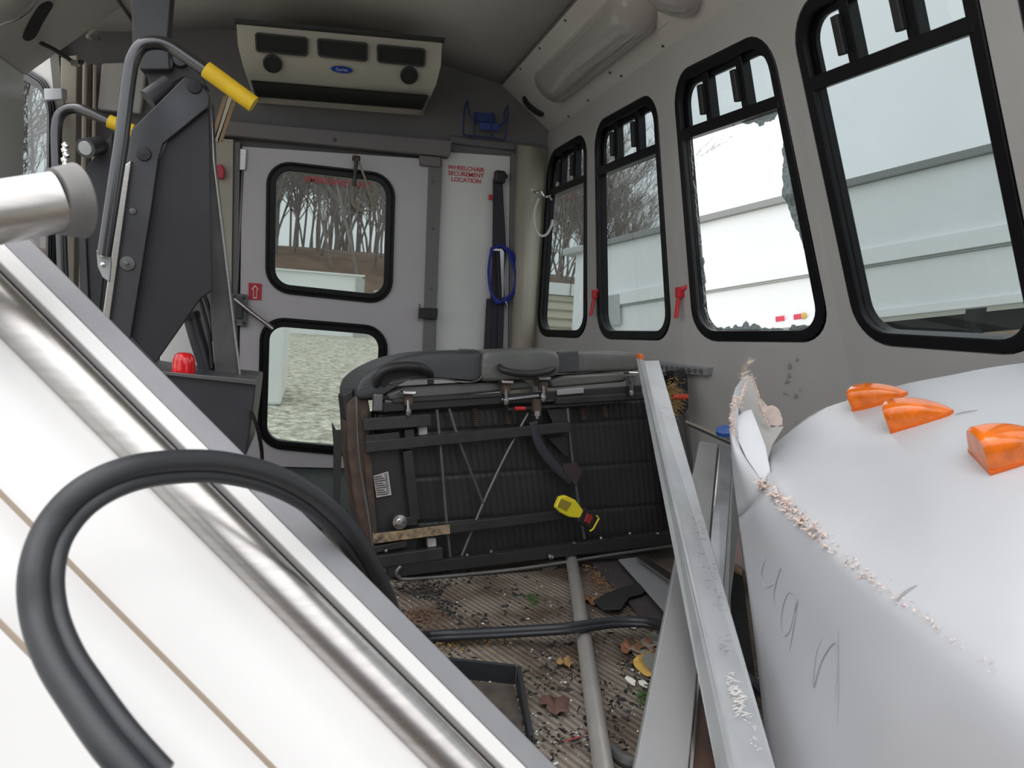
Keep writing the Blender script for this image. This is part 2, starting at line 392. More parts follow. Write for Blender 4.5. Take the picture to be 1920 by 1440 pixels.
# right cove + ceiling + left cove: one section swept along the bus
FR = at(940,158,YR)
XL = -1.14
sec = [(XR,ZT),(FR.x,FR.z),(.45,FR.z+.06),(0,FR.z+.085),(-.45,FR.z+.06),(-FR.x,FR.z),(XL,1.66)]
YWL = atx(44,250,XL).y; ZWL = atx(45,138,XL).z
print('YWL',YWL,ZWL)
ys = [YR+.03, YWL+.002, YWL, 2.9, 2.3, 1.6, .9, .3]
zl = lambda y: ZWL if y <= YWL else FR.z-.05
mb = MB()
ys.append(-.3)
rows = [[V((x,max(y,2.3) if x<-.5 else max(y,1.5) if x<0 else max(y,1.15),z)) for (x,z) in sec[1:6]] for y in ys]  # unseen front edge cut back in steps to let sky light in
mb.grid(rows); o = struct(mb.build('ceiling', M['ceil'], smooth=True)); md=o.modifiers.new('s','SOLIDIFY'); md.thickness=.03; md.offset=1
mb = MB(); mb.grid([[V((XR,y,ZT)), V((FR.x,y,FR.z))] for y in ys if y>.8]); o = struct(mb.build('trim_1', M['ceil'], solid=.012))
mb = MB(); mb.grid([[V((-FR.x,y,FR.z)), V((XL,y,zl(y)))] for y in ys if y>2.4]); o = struct(mb.build('trim_2', M['ceil'], solid=.012))  # unseen front cut short so sky light reaches the left wall
def line_trim(nm, p, q, r, m=None):
    b = MB(); b.tube([p, q], r, 8); return struct(b.build(nm, m or M['wallrear'], smooth=True))
dark = mat('seam_grey', (.16,.15,.145), .6)
line_trim('trim_3', V((FR.x,YR-.01,FR.z-.004)), V((FR.x,1.2,FR.z-.004)), .005, dark)
line_trim('trim_4', V((XR-.004,YR-.01,ZT)), V((XR-.004,top[-1].y,ZT)), .006, dark)
line_trim('trim_5', V((-FR.x,YR-.01,FR.z-.004)), V((-FR.x,2.4,FR.z-.004)), .005, dark)
line_trim('trim_6', V((XR-.006,YR-.01,ZT)), V((FR.x,YR-.01,FR.z-.004)), .005, dark)
# floor
mb = MB(); mb.box((-1.3, -1.36, -.05), (1.95, YR+.02, 0)); struct(mb.build('floor', M['floor']))
mb = MB(); mb.prism([V((-1.1,2.75,.001)),V((.6,2.75,.001)),V((.6,YR-.04,.001)),V((-1.1,YR-.04,.001))], V((0,0,.006)))
tag(mb.build('floor_mat', M['dgreen']), 'dark mottled rubber mat on the floor before the rear exit door', 'floor mat')
# rear wall (two sheets with door window holes)
def RP(px,py,d=0.): return at(px,py,YR-d)
rw = Patch(RP(130,60), RP(1045,158), RP(1010,930), RP(120,900))
def zr(x): 
    if x < -FR.x: return FR.z-.03*(abs(x)-FR.x)/(abs(XL)-FR.x)
    return .03*0+FR.z+.085*(1-(x/FR.x)**2) if abs(x)<FR.x else ZT+(FR.z-ZT)*(XR-abs(x))/(XR-FR.x)
UW = [(500,299),(742,327),(735,572),(497,547)]      # upper door window outer frame
LW = [(488,592),(729,612),(715,860),(482,838)]
def rear_uv(p): return ((p.x-XL)/(XR-XL), 1-(p.z)/2.1)
def patch_px(q, d=0.): return Patch(*[RP(px,py,d) for px,py in q])
PU, PL = patch_px(UW), patch_px(LW)
mb = MB()
holes = [[rear_uv(q) for q in P.loop(rrect(P.W,P.H,.11,.03))] for P in (PU,PL)]
holed(mb, lambda a,b: V((XL+a*(XR-XL), YR, min((1-b)*2.1, zr(XL+a*(XR-XL))+.01))), holes, 22, 20)
bmesh.ops.remove_doubles(mb.bm, verts=mb.bm.verts, dist=1e-4)
o = struct(mb.build('wall_rear', M['wallrear'])); md=o.modifiers.new('s','SOLIDIFY'); md.thickness=.03; md.offset=1
for v in o.data.vertices: pass
# door leaf in front of the rear wall
dq = [(455,276),(812,300),(796,880),(447,872)]
PD = patch_px(dq, .03)
mb = MB()
holes = [[inv_bilin(PD.c, q+V((0,-.03,0))) for q in P.loop(rrect(P.W,P.H,.11,.03))] for P in (PU,PL)]
holed(mb, lambda a,b: PD.c[0].lerp(PD.c[1],a).lerp(PD.c[3].lerp(PD.c[2],a),b), holes, 8, 14)
o = struct(mb.build('door_1', M['door'])); md=o.modifiers.new('s','SOLIDIFY'); md.thickness=.03; md.offset=0
door1 = o
def add_frame(nm, P, r, w_, lip, m=None, parent=None, bolts=0, h0=.0, glass='glass'):
    t = parent
    mb = MB()
    n=7
    O = rrect(P.W,P.H,r,0,n); I1 = rrect(P.W,P.H,r,w_*.5,n); I = rrect(P.W,P.H,r,w_,n)
    mb.ring(P.loop(O,h0), P.loop(I1,h0), P.n*.012)
    mb.ring(P.loop(rrect(P.W,P.H,r,w_*.42,n),h0), P.loop(I,h0), P.n*.022)
    mb.ring(P.loop(rrect(P.W,P.H,r,w_*.2,n),h0), P.loop(rrect(P.W,P.H,r,w_*.33,n),h0), P.n*.019)
    mb.ring(P.loop(I1,h0-.018), P.loop(I,h0-.018), P.n*.03)
    return mb.build(nm, m or M['black'], parent, smooth=True, bevel=.003)
PUf, PLf = patch_px(UW,.046), patch_px(LW,.046)
for nm, P in (('window_1', PUf), ('window_2', PLf)):
    fr = add_frame(nm, P, .11, .043, .02); struct(fr)
    g = MB(); g.poly(P.loop(rrect(P.W,P.H,.11,.04), -.008)); g.build('pane', M['glassrear'], fr)
    b = MB()
    for x,y in rrect(P.W,P.H,.11,.03,2)[::1]: b.lathe(P.p(x,y,.018), P.n, [(0,.004),(.003,.003)], 8)
    b.build('screw', M['gunmetal'], fr)
    if nm == 'window_1':
        pu = PUf
        p = RP(634,347,.066)
        text('EMERGENCY EXIT', p, PUf.u, PUf.v, .026, M['redtext'], 'lettering', fr, sx=.98, bold=.02)
# door edges: hinge strip left, jamb strip right
def strip(nm, q, d, th, m, bev=.003):
    b = MB(); b.prism([RP(px,py,d) for px,py in q], V((0,-th,0))); return struct(b.build(nm, m, bevel=bev))
strip('trim_7', [(405,262),(440,265),(432,865),(397,860)], .0, .05, M['beige'])
strip('trim_8', [(440,268),(452,269),(443,870),(432,865)], .0, .035, M['header'])
strip('trim_9', [(803,300),(828,302),(812,700),(790,700)], .03, .03, M['header'])
strip('trim_10', [(826,285),(955,294),(948,880),(808,872)], .0, .02, M['white'])
strip('trim_11', [(955,290),(972,291),(960,885),(947,880)], .0, .05, M['wallrear'])
# beige corner pillar, bowed
mb = MB(); rows=[]
for k in range(9):
    t=k/8; px0=967+(1034-967)*t; px1=957+(1004-957)*t; dep=.03+.10*math.sin(math.pi*min(t*1.2,1))**.8
    rows.append([at(px0,270+12*t,YR-dep), at((px0+px1)/2-3,560,YR-dep), at(px1-6,880,YR-dep)])
mb.grid(rows); struct(mb.build('trim_12', M['beige'], smooth=True, solid=.01))
# header box over door (door closer cover) + padded bulkhead ledge
o = MB(); o.prism([RP(400,258,.0),RP(838,300,.0),RP(842,270,.0),RP(415,232,.0)], V((0,-.09,0))); hd=struct(o.build('trim_13', M['header'], bevel=.006))
o = MB(); o.prism([RP(783,296,.0),RP(822,300,.0),RP(821,318,.0),RP(784,314,.0)], V((0,-.08,0))); o.build('corner_cover', M['header'], hd, bevel=.004)
o = MB(); o.lathe(RP(628,262,.09), V((0,-1,0)), [(0,.008),(.006,.006)], 10); o.build('screw', M['gunmetal'], hd)
o = MB(); o.prism([RP(842,270,0),RP(1034,292,0),RP(1034,276,0),RP(842,254,0)], V((0,-.025,0))); struct(o.build('trim_14', M['wallrear'], bevel=.015))
# left wall: front part, opening for the lift door, rear pillar
mb = MB(); mb.box((XL-.04,2.95,0),(XL,YWL,ZWL)); mb.box((XL-.04,-1.3,-.02),(XL,2.95,.50)); struct(mb.build('wall_left', M['white']))  # low front stretch is unseen, added to block light from the left
mb = MB(); mb.box((XL-.04,-1.36,-.05),(1.95,-1.3,1.30)); struct(mb.build('wall_light_block', M['wallrear'], bevel=.02))   # unseen light blocker behind the camera, added to darken the roof cap side
q=[(128,150),(160,118),(152,560),(128,560)]
mb = MB(); mb.prism([RP(128,120,.02),RP(158,116,.02),RP(150,620,.02),RP(128,620,.02)], V((0,-.1,0))); struct(mb.build('trim_15', M['beige'], bevel=.004))
mb = MB(); mb.box((XL-.04,YWL,-.02),(XL,YR,.55)); struct(mb.build('trim_16', M['white']))

# ------------------------------------------------------------------ right wall windows
dcap = {0:'window_3',1:'window_4',2:'window_5',3:'window_6',4:'window_7'}
M['lite'] = M['glass']
for j, P in windows.items():
    fr = struct(add_frame(dcap[j], P, .13, .055, .02))
    n_ = P.n; W_, H_ = P.W, P.H
    yb = .235*H_
    b = MB(); b.bar(P.p(.04,yb,.0), P.p(W_-.04,yb,.0), P.v*.017, n_*.022); b.build('transom', M['black'], fr, bevel=.003)
    for k,fx in enumerate((.345,.66)):
        x = W_*fx
        b = MB(); b.bar(P.p(x,.04,-.004), P.p(x,yb,-.004), P.u*.017, n_*.014); mu=b.build('mullion', M['black'], fr, bevel=.002)
        b = MB(); b.bar(P.p(x-.022,yb*.40,.012), P.p(x-.022,yb*.82,.012), P.u*.012, n_*.010); b.build('vent_latch', M['vinylblk'], mu, bevel=.003)
    ins=.045
    up = [(x,y) for x,y in rrect(W_,H_,.13,ins) ]
    g = MB()
    upper = [(x,min(y,yb)) for x,y in up]
    lower = [(x,max(y,yb)) for x,y in up]
    def dedupe(L):
        R=[]
        for q in L:
            if not R or (abs(q[0]-R[-1][0])+abs(q[1]-R[-1][1]))>1e-6: R.append(q)
        return R
    ys_u = [q for q in up if q[1] < yb]; 
    up_poly = sorted(ys_u, key=lambda q: math.atan2(q[1]-yb, q[0]-W_/2)); up_poly = [(ins,yb)]+up_poly+[(W_-ins,yb)]
    lo_pts = [q for q in up if q[1] > yb]; lo_poly = sorted(lo_pts, key=lambda q: math.atan2(q[1]-yb, q[0]-W_/2)); lo_poly=[(W_-ins,yb)]+lo_poly+[(ins,yb)]
    g.poly(P.loop(up_poly,-.008)); g.build('vent_pane', M['glass'], fr)
    gi=MB(); gi.ring(P.loop([(x,min(y,yb)) for x,y in rrect(W_,H_,.13,.05)],-.012),P.loop([(min(max(x,.001),W_),min(y,yb-.012)) for x,y in rrect(W_,H_,.13,.072)],-.012),n_*.012); gi.build('vent_frame', M['black'], fr)
    if j != 2:
        g = MB(); g.poly(P.loop(lo_poly,-.008)); g.build('pane', M['glass'], fr)
    else:
        # jagged remains of the broken pane: inner edge wanders
        def edge_depth(x,y):
            t=y/H_; rnd=noise.noise(V((x*34,y*34,3)))*.010+noise.noise(V((x*110,y*110,9)))*.006
            base=.008
            if x>W_*.7: base += .062*max(0,1-abs(t-.50)/.24) + .01
            if x<W_*.3: base += .014*max(0,1-abs(t-.70)/.15)+.003
            if y>H_*.9: base += .030*max(0,1-abs(x/W_-.40)/.16)*(.6+.9*noise.noise(V((x*60,0,0))))
            if y<yb+.05: base += .022*max(0,1-abs(x/W_-.72)/.2)
            return max(.004, base+rnd)
        dense=[]
        Lp = lo_poly
        for i in range(len(Lp)):
            a,b_=V((*Lp[i],0)),V((*Lp[(i+1)%len(Lp)],0)); m_=max(1,int((b_-a).length/.006))
            for k in range(m_): dense.append(a.lerp(b_,k/m_))
        cen=V((W_/2,(yb+H_)/2,0)); inner=[]
        for q in dense:
            e=edge_depth(q.x,q.y)
            s_=V((W_/2-q.x,0,0)) if abs(q.x-ins)<.02 or abs(q.x-(W_-ins))<.02 else (V((0,(cen.y-q.y),0)))
            if s_.length<1e-4: s_=cen-q
            if (q-cen).length>0 and not(abs(q.x-ins)<.02 or abs(q.x-(W_-ins))<.02 or abs(q.y-yb)<.02 or abs(q.y-(H_-ins))<.02): s_=cen-q
            inner.append(q+s_.normalized()*(e+.004))
        dense=[q-(cen-q).normalized()*.012 if abs(q.y-yb)<.02 else q for q in dense]
        g=MB(); g.ring([P.p(q.x,q.y,-.008) for q in dense],[P.p(q.x,q.y,-.008) for q in inner], P.n*.003); g.build('shattered_pane', M['shatter'], fr)
    if j in (2,3):
        b = MB(); m=0
        L = rrect(W_,H_,.13,.027,3)
        for i in range(len(L)):
            a=V((*L[i],0)); c_=V((*L[(i+1)%len(L)],0)); k_=max(1,round((c_-a).length/.085))
            for k in range(k_): q=a.lerp(c_,k/k_); b.lathe(P.p(q.x,q.y,.016), P.n, [(0,.0045),(.004,.003)], 8)
        b.build('rivet', M['gunmetal'], fr)
    if j == 1:   # red emergency release handles
        for (px,py) in ((1133,553),(1268,553)):
            q = proj(P.p(0,0)); a,b2 = inv_bilin(P.c, onp(px,py,P.p(W_/2,H_/2),P.n)); x,y=a*W_,b2*H_
            h=MB(); h.bar(P.p(x,y,.03), P.p(x+.004,y+.085,.05), P.u*.008, P.n*.006); h.obox(P.p(x,y-.005,.025), P.u*.013, P.v*.018, P.n*.014)
            h.bar(P.p(x,y-.01,.03), P.p(x+.03,y-.025,.01), P.v*.008, P.n*.006)
            h.build('release_handle', M['red'], fr, bevel=.003)['label']='red emergency release handle'
    if j == 0:
        text('EXIT', P.p(W_*.55,yb+.06,.0), P.u, P.v, .014, M['redtext'], 'lettering', fr)

# scuffs on lower right wall (dents)
def onwall(px,py,off=0.):
    for j in range(4):
        c=(bot[j],bot[j+1])
        n=(bot[j]-top[j]+bot[j+1]-top[j+1]).cross(c[1]-c[0]).normalized()
        p=onp(px,py,c[0],n)
        if c[1].y-.001<=p.y<=c[0].y+.001: break
    if n.dot(CAM-p)<0: n=-n
    return p+n*off, n

# ------------------------------------------------------------------ ceiling light fixtures, speakers
def cove_pt(t, y, side=1, h=0.):     # t 0 at wall edge .. 1 at fold
    a = V((XR,y,ZT)) if side>0 else V((XL,y,ZWL)); b = V((side*FR.x,y,FR.z)); 
    n = (b-a).cross(V((0,1,0))).normalized()
    if n.z>0: n=-n
    return a.lerp(b,t)+n*h, n
def fixture(side, y0, y1, label):
    c,n = cove_pt(.5,y0,side); t = thing('ceiling_light', c, label, 'light')
    u = (cove_pt(1,y0,side)[0]-cove_pt(0,y0,side)[0]).normalized()
    rows=[]; N=14; hw=.085
    for i in range(13):
        s=i/12; y=y0+(y1-y0)*s; e=min(s,1-s)*(y1-y0); k=min(1,e/.08); k=math.sqrt(max(0,1-(1-k)**2))
        c,n=cove_pt(.52,y,side)
        rows.append([c+u*(hw*math.cos(math.pi*m/N))*(.45+.55*k)+n*(.004+.055*math.sin(math.pi*m/N)*max(k,.02)) for m in range(N+1)])
    b=MB(); b.grid(rows); b.build('diffuser', M['lens'], t, smooth=True)
    c0=cove_pt(.52,(y0+y1)/2,side)[0]
    b=MB(); b.obox(c0+n*.004, u*(hw+.008), V((0,(y1-y0)/2-.02,0)), n*.004); b.build('base_plate', M['ceil'], t, bevel=.003)
    for f in (-.5,.5):
        b=MB(); pts=[cove_pt(.52,y0+(y1-y0)*s,side)[0]+u*(hw*math.cos(math.pi*(.5+f*.5)))+n*(.055*math.sin(math.pi*(.5+f*.5))+.003) for s in (.1,.9)]
        b.tube(pts,.0018,6); b.build('rib', M['lens'], t)
fixture(1, 2.28, 3.42, 'long half-round diffuser ceiling light above the side windows')
b=MB(); 
cR=cove_pt(.5,2.16,1); b.lathe(cR[0]+cR[1]*.0, cR[1], [(0,.115),(.02,.11),(.04,.085),(.052,.05),(.055,0)], 28)
tag(b.build('dome_light', M['lens'], smooth=True), 'round white dome light at the top edge beside the long diffuser light', 'light')
# curved black speaker slots
def slot(side, px, name, label):
    c = [cove_pt(0,1,side)[0], cove_pt(1,1,side)[0], cove_pt(0,2,side)[0]]
    n = cove_pt(0,1,side)[1]
    pts=[onp(x,y,c[0]+n*.004,n) for x,y in px]
    u=(pts[-1]-pts[0]).normalized(); wv=u.cross(n).normalized()
    path=smooth_path(pts,8); b=MB(); A=[];B=[]
    m=len(path)-1
    for i,p in enumerate(path):
        k=math.sqrt(max(.02,1-(2*i/m-1)**6)); A.append(p+wv*.028*k); B.append(p-wv*.028*k)
    b.prism(A+B[::-1], n*.012); return tag(b.build(name, M['vinylblk'], bevel=.003), label, 'speaker')
slot(1, [(982,180),(992,195),(1008,208),(1020,214)], 'speaker_grille', 'curved black oval grille in the rear right ceiling cove')
slot(-1, [(88,2),(75,22),(62,45),(50,72)], 'speaker_grille', 'black oval grille in the left ceiling cove above the lift')
cL=cove_pt(.5,1.9,-1)
nL=cove_pt(0,1,-1)[1]; pL=onp(8,-8,cove_pt(0,1,-1)[0],nL)
b=MB(); b.lathe(pL, nL, [(0,.13),(.02,.125),(.04,.09),(.05,.05),(.052,0)], 28)
tag(b.build('dome_light', M['lens'], smooth=True), 'round white dome light at the top left corner above the grille', 'light')
pN=onp(172,62,cove_pt(0,1,-1)[0]+nL*.004,nL)
t=thing('dome_switch', pN, 'small off-white switch fitting on the left ceiling cove', 'switch')
b=MB(); b.lathe(pN, nL, [(0,.028),(.01,.026),(.016,.012),(.018,0)], 18); b.build('base', M['cream'], t, smooth=True)
b=MB(); b.obox(pN+nL*.02, V((.015,0,0)), V((0,.02,0)), V((0,0,.006))); b.build('toggle', M['wallrear'], t, bevel=.003)
# ceiling screws
def scr(pxs, side, lab, grp):
    for (x,y) in pxs:
        nn=cove_pt(0,1,side)[1]; p=onp(x,y,cove_pt(0,1,side)[0]+nn*.006,nn)
        b=MB(); b.lathe(p, nn, [(0,.006),(.003,.005),(.005,0)], 8); tag(b.build('screw', M['gunmetal']), lab, 'screw', grp)
scr([(1060,38),(1012,90),(976,129),(1103,188),(1165,142),(1243,86),(1066,218),(1144,136)], 1, 'small dark screw head in the right ceiling cove panel', 'screws in the right cove')

# ------------------------------------------------------------------ air conditioner
def AP(px,py,f):  # f 0 top .. 1 bottom, fascia leans back toward the wall
    return at(px,py,3.20+.22*f)
t = thing('air_conditioner', at(640,190,3.5), 'wide cream air conditioning unit with dark vents above the rear door', 'air conditioner')
topL,topR = AP(443,48,0),AP(829,84,0)
prof=[(0,443,829,44,80),(.09,446,827,85,122),(.32,455,818,122,158),(.62,468,808,147,180),(2.32,480,795,182,207)]
rows=[]
for f,xl,xr_,yl,yr_ in prof: rows.append([AP(xl+(xr_-xl)*s,yl+(yr_-yl)*s,f) for s in [i/10 for i in range(11)]])
b=MB(); A=[AP(p[1],p[3],p[0]) for p in prof]; B=[AP(p[2],p[4],p[0]) for p in prof]
back=lambda L:[V((q.x,YR-.02,q.z)) for q in L]
b.grid([[a.lerp(c,s/10) for s in range(11)] for a,c in zip(A,B)])
b.grid([A, back(A)]); b.grid([B, back(B)])
b.grid([[A[-1],B[-1]],[V((A[-1].x,YR-.02,A[-1].z-.02)),V((B[-1].x,YR-.02,B[-1].z-.02))]]); b.grid([[A[0],B[0]],[V((A[0].x,YR-.02,A[0].z)),V((B[0].x,YR-.02,B[0].z))]])
bmesh.ops.remove_doubles(b.bm, verts=b.bm.verts, dist=1e-4)
b.build('housing', M['cream'], t, smooth=True, bevel=.008)
b=MB(); b.bar(AP(441,42,0)+V((0,-.01,0)), AP(832,78,0)+V((0,-.01,0)), V((0,0,.006)), V((0,.02,0))); b.build('top_gasket', M['vinylblk'], t)
AF=(A[3]-A[0]).normalized(); AU=(B[0]-A[0]).normalized(); AN=AU.cross(-AF).normalized()
if AN.dot(CAM-A[0])<0: AN=-AN
def onAC(px,py,h=0.):
    def yy(p): s=(px-p[1])/(p[2]-p[1]); return p[3]+(p[4]-p[3])*s
    f=0
    for a,c in zip(prof,prof[1:]):
        if yy(a)<=py<=yy(c): f=a[0]+(c[0]-a[0])*(py-yy(a))/(yy(c)-yy(a))
    q=AP(px,py,f); return q+(CAM-q).normalized()*(.008+h)
for q in ([(478,60),(578,70),(577,106),(480,97)],[(594,71),(690,80),(689,116),(596,106)],[(706,82),(798,91),(796,126),(707,117)]):
    P=Patch(*[onAC(*k) for k in q]); b=MB(); L=rrect(P.W,P.H,.012); b.ring(P.loop(L),P.loop(rrect(P.W,P.H,.012,.008)),P.n*.01); f=b.build('vent_frame', M['vinylblk'], t)
    b=MB(); b.prism(P.loop(rrect(P.W,P.H,.012,.006),.001),P.n*.003); b.build('vent_back', mat('vent_black',(.006,.006,.007),.6), f)
    b=MB()
    for k in range(1,6): b.bar(P.p(.01,P.H*k/6,.007),P.p(P.W-.01,P.H*k/6,.007),P.v*.0015,P.n*.003)
    b.build('louvre', mat('louvre_black',(.010,.010,.011),.6), f)
for q in ((511,119),(767,141)):
    b=MB(); b.lathe(onAC(*q), AN, [(0,.036),(.006,.036),(.008,.030),(.004,.028),(.003,0)], 24); b.build('round_vent', M['vinylblk'], t, smooth=True)
b=MB(); b.prism([onAC(*k,.004) for k in ((472,151),(803,179),(790,204),(483,180))], AN*.008); b.build('return_grille', mat('vent_black2',(.007,.007,.008),.6), t)
p=onAC(641,130,.0); b=MB(); L=[p+AU*(.042*math.cos(a*math.pi/12))+(-AF)*(.0135*math.sin(a*math.pi/12)) for a in range(24)]; b.prism(L,AN*.004); bd=b.build('badge', mat('badge_blue',(.02,.05,.30),.4), t)
text('Carrier', p+AN*.0045+AF*.005, AU, -AF, .011, mat('badge_white',(.6,.65,.8),.5), 'badge_lettering', bd)

# ------------------------------------------------------------------ rear wall details
t_ = thing('wall_sign', RP(873,340,.02), 'red lettering on the white rear panel reading wheelchair securement location', 'sign')
u_=(RP(903,327,.021)-RP(845,322,.021)).normalized(); v_=V((0,0,1)); v_=(v_-u_*v_.dot(u_)).normalized()
for s,y in (('WHEELCHAIR',317),('SECUREMENT',328),('LOCATION',339)):
    text(s, RP(874,y,.022)-v_*.007, u_, v_, .020, M['redtext'], 'lettering', t_, bold=.02)
# arrow sticker
t=thing('arrow_sticker', RP(478,562,.05), 'red sticker with white arrow beside the door latch', 'sticker')
P=patch_px([(466,530),(491,532),(490,563),(466,562)],.047); b=MB(); b.prism(P.loop(rrect(P.W,P.H,.004)),P.n*.001); b.build('backing', mat('sticker_red',(.5,.02,.04),.4), t)
W_,H_=P.W,P.H; b=MB(); L=[(.5,.1),(.78,.38),(.64,.38),(.64,.9),(.36,.9),(.36,.38),(.22,.38)]
cen=(.5,.52); L2=[(cen[0]+(x-cen[0])*.68,cen[1]+(y-cen[1])*.82) for x,y in L]
b.ring([P.p(x*W_,y*H_,.0015) for x,y in L],[P.p(x*W_,y*H_,.0015) for x,y in L2],P.n*.0006); b.build('arrow', M['paper'], t)
# door latch and diagonal arm
t=thing('door_latch', RP(448,612,.05), 'worn metal rotary latch on the hinge side of rear door', 'latch')
b=MB(); b.prism([RP(434,550,.05),RP(464,552,.05),RP(463,612,.05),RP(434,610,.05)], V((0,-.02,0))); b.build('plate', M['midsteel'], t, bevel=.003)
b=MB()
for (x,y) in ((440,556),(457,558),(440,604),(457,605),(448,575)): b.lathe(RP(x,y,.07),V((0,-1,0)),[(0,.010),(.008,.008)],8)
b.prism([RP(441,565,.07),RP(456,566,.07),RP(455,598,.07),RP(441,597,.07)], V((0,-.018,0))); b.build('cam', M['gunmetal'], t, bevel=.003)
b=MB(); b.tube([RP(440,560,.09),RP(470,585,.10),RP(512,617,.10)],.011,10); b.build('lever', M['steel'], t, smooth=True)
b=MB(); b.tube([RP(457,283,.045),RP(444,550,.045)],.005,8); b.build('rod', M['midsteel'], t)
b=MB(); b.tube([RP(444,612,.045),RP(440,800,.045)],.005,8); b.build('rod', M['midsteel'], t)
b=MB(); b.prism([RP(451,280,.04),RP(463,281,.04),RP(461,320,.04),RP(450,320,.04)], V((0,-.02,0))); b.build('rod_guide', M['steel'], t, bevel=.002)
# black catch on door jamb
t=thing('door_catch', RP(802,600,.06), 'black rectangular catch on the right jamb of the rear door', 'latch')
b=MB(); b.prism([RP(785,577,.06),RP(820,578,.06),RP(818,599,.06),RP(784,596,.06)], V((0,-.03,0))); b.build('block', M['vinylblk'], t, bevel=.004)
b=MB(); b.tube([RP(787,570,.065),RP(785,602,.065)],.004,8); b.build('pin', M['midsteel'], t)
for i,(x,y) in enumerate(((812,340),(812,428),(808,540))):
    b=MB(); b.lathe(RP(x,y,.06),V((0,-1,0)),[(0,.009),(.003,.008),(.005,0)],12); tag(b.build('rivet_head', M['wallrear']),'grey rivet on the jamb strip right of rear door','rivet','rivets on rear door jamb')
# wheelchair icon in blue wire and panel, mounted high
t=thing('coat_rack', RP(910,262,.0), 'blue wire frame holder with small blue panels high on the rear wall', 'rack')
def wire(pts,r,m,nm,par,d=.04): b=MB(); b.tube(smooth_path([RP(x,y,d+.02) for x,y in pts],6),r,8); return b.build(nm,m,par,smooth=True)
M['wirebl']=mat('blue_coated_wire',(.02,.04,.13),.5)
wire([(877,188),(871,205),(869,245),(872,253),(895,256),(925,259),(943,262),(948,255),(952,205),(954,198)],.004,M['wirebl'],'frame',t)
wire([(877,188),(878,205),(884,220),(893,232)],.004,M['wirebl'],'hook',t)
wire([(954,197),(945,212),(950,228),(953,205)],.004,M['wirebl'],'hook',t)
wire([(950,225),(938,235),(935,245)],.004,M['wirebl'],'hook',t)
b=MB(); b.prism([RP(892,211,.04),RP(928,214,.04),RP(927,231,.04),RP(892,228,.04)],V((0,-.01,0))); b.build('panel', mat('blue_panel',(.02,.05,.22),.5), t, bevel=.002)
b=MB(); b.prism([RP(898,229,.06),RP(937,233,.06),RP(935,247,.06),RP(899,243,.06)],V((0,-.01,0))); b.build('panel', mat('blue_panel2',(.03,.06,.27),.5), t, bevel=.002)
for x in (890,922):
    wire([(x,211),(x-1,262)],.005,M['wirebl'],'upright',t,.05)
# shoulder belt
t=thing('wheelchair_belt', RP(928,650,.04), 'charcoal shoulder belt hanging on the white rear panel', 'belt')
def ribbon(pts, wpx, d, nm, m, par, th=.003):
    b=MB(); A=[];B=[]
    for i,(x,y) in enumerate(pts):
        w=wpx[i] if isinstance(wpx,(list,tuple)) else wpx
        A.append(RP(x-w/2,y,d)); B.append(RP(x+w/2,y,d))
    for a,c,e,f in zip(A,B,B[1:],A[1:]): b.prism([a,c,e,f],V((0,-th,0)))
    bmesh.ops.remove_doubles(b.bm, verts=b.bm.verts, dist=1e-5)
    return b.build(nm,m,par)
ribbon([(933,335),(934,380),(935,420),(936,468),(930,560),(925,650),(922,700)],[18,20,23,26,22,26,26],.045,'webbing',M['belt'],t)
ribbon([(936,470),(940,560),(938,650),(936,700)],[12,12,10,10],.055,'webbing',M['belt'],t)
ribbon([(917,560),(913,650),(910,700)],[10,12,12],.05,'webbing',M['belt'],t)
b=MB(); b.obox(RP(937,332,.06), V((.028,0,0)), V((0,.02,0)), V((0,0,.03))); b.obox(RP(945,330,.07), V((.02,0,0)), V((0,.012,0)), V((0,0,.012))); b.build('retractor', M['vinylblk'], t, bevel=.012)
b=MB(); b.obox(RP(920,370,.05), V((.010,0,0)), V((0,.008,0)), V((0,0,.012))); b.build('button', M['red'], t, bevel=.003)['label']='small red button'
b=MB(); b.prism([RP(925,466,.065),RP(941,467,.065),RP(941,471,.065),RP(925,470,.065)],V((0,-.006,0))); b.prism([RP(937,467,.062),RP(945,462,.062),RP(944,560,.062),RP(941,560,.062)],V((0,-.004,0))); b.build('tongue', M['chrome'], t)
# blue strap coil
t=thing('strap_coil', RP(945,570,.07), 'coil of bright blue strap hung over the charcoal belt', 'strap')
for k,(dx,r) in enumerate(((0,.007),(5,.006),(-4,.006))):
    pts=[(922+dx*.3,466),(917-dx*.2,500+k*4),(920,545),(932,562+k*3),(950,566-k*4),(964+dx*.4,545),(968+dx*.5,515),(960+dx,480),(945+dx*.2,463),(932,462)]
    b=MB(); b.tube(smooth_path([RP(x,y,.075+.006*k) for x,y in pts],6)[:-1],r,8,closed=True); b.build('loop', M['blue'], t, smooth=True)
b=MB(); b.tube([RP(945,560,.08),RP(951,576,.08)],.006,8); b.build('hook', M['chrome'], t)
# pull cord over rear door
t=thing('pull_cord', RP(678,395,.1), 'frayed pale cord loop hanging in front of rear door glass', 'cord')
M['cord']=mat('grimy_cord',(.34,.31,.25),.8,bump=.5,bscale=300)
b=MB(); b.tube(smooth_path([RP(x,y,.11) for x,y in ((668,300),(665,330),(661,360),(661,380),(670,390),(685,395),(697,392),(697,375),(688,345),(676,312),(669,298))],6),.0055,8); b.build('loop', M['cord'], t, smooth=True)
b=MB(); b.tube([RP(668,300,.115),RP(664,350,.115)],.009,8); b.build('sleeve', M['gunmetal'], t)
b=MB(); b.obox(RP(668,297,.1),V((.018,0,0)),V((0,.015,0)),V((0,0,.012))); b.build('knot', M['brownrust'], t, bevel=.006)
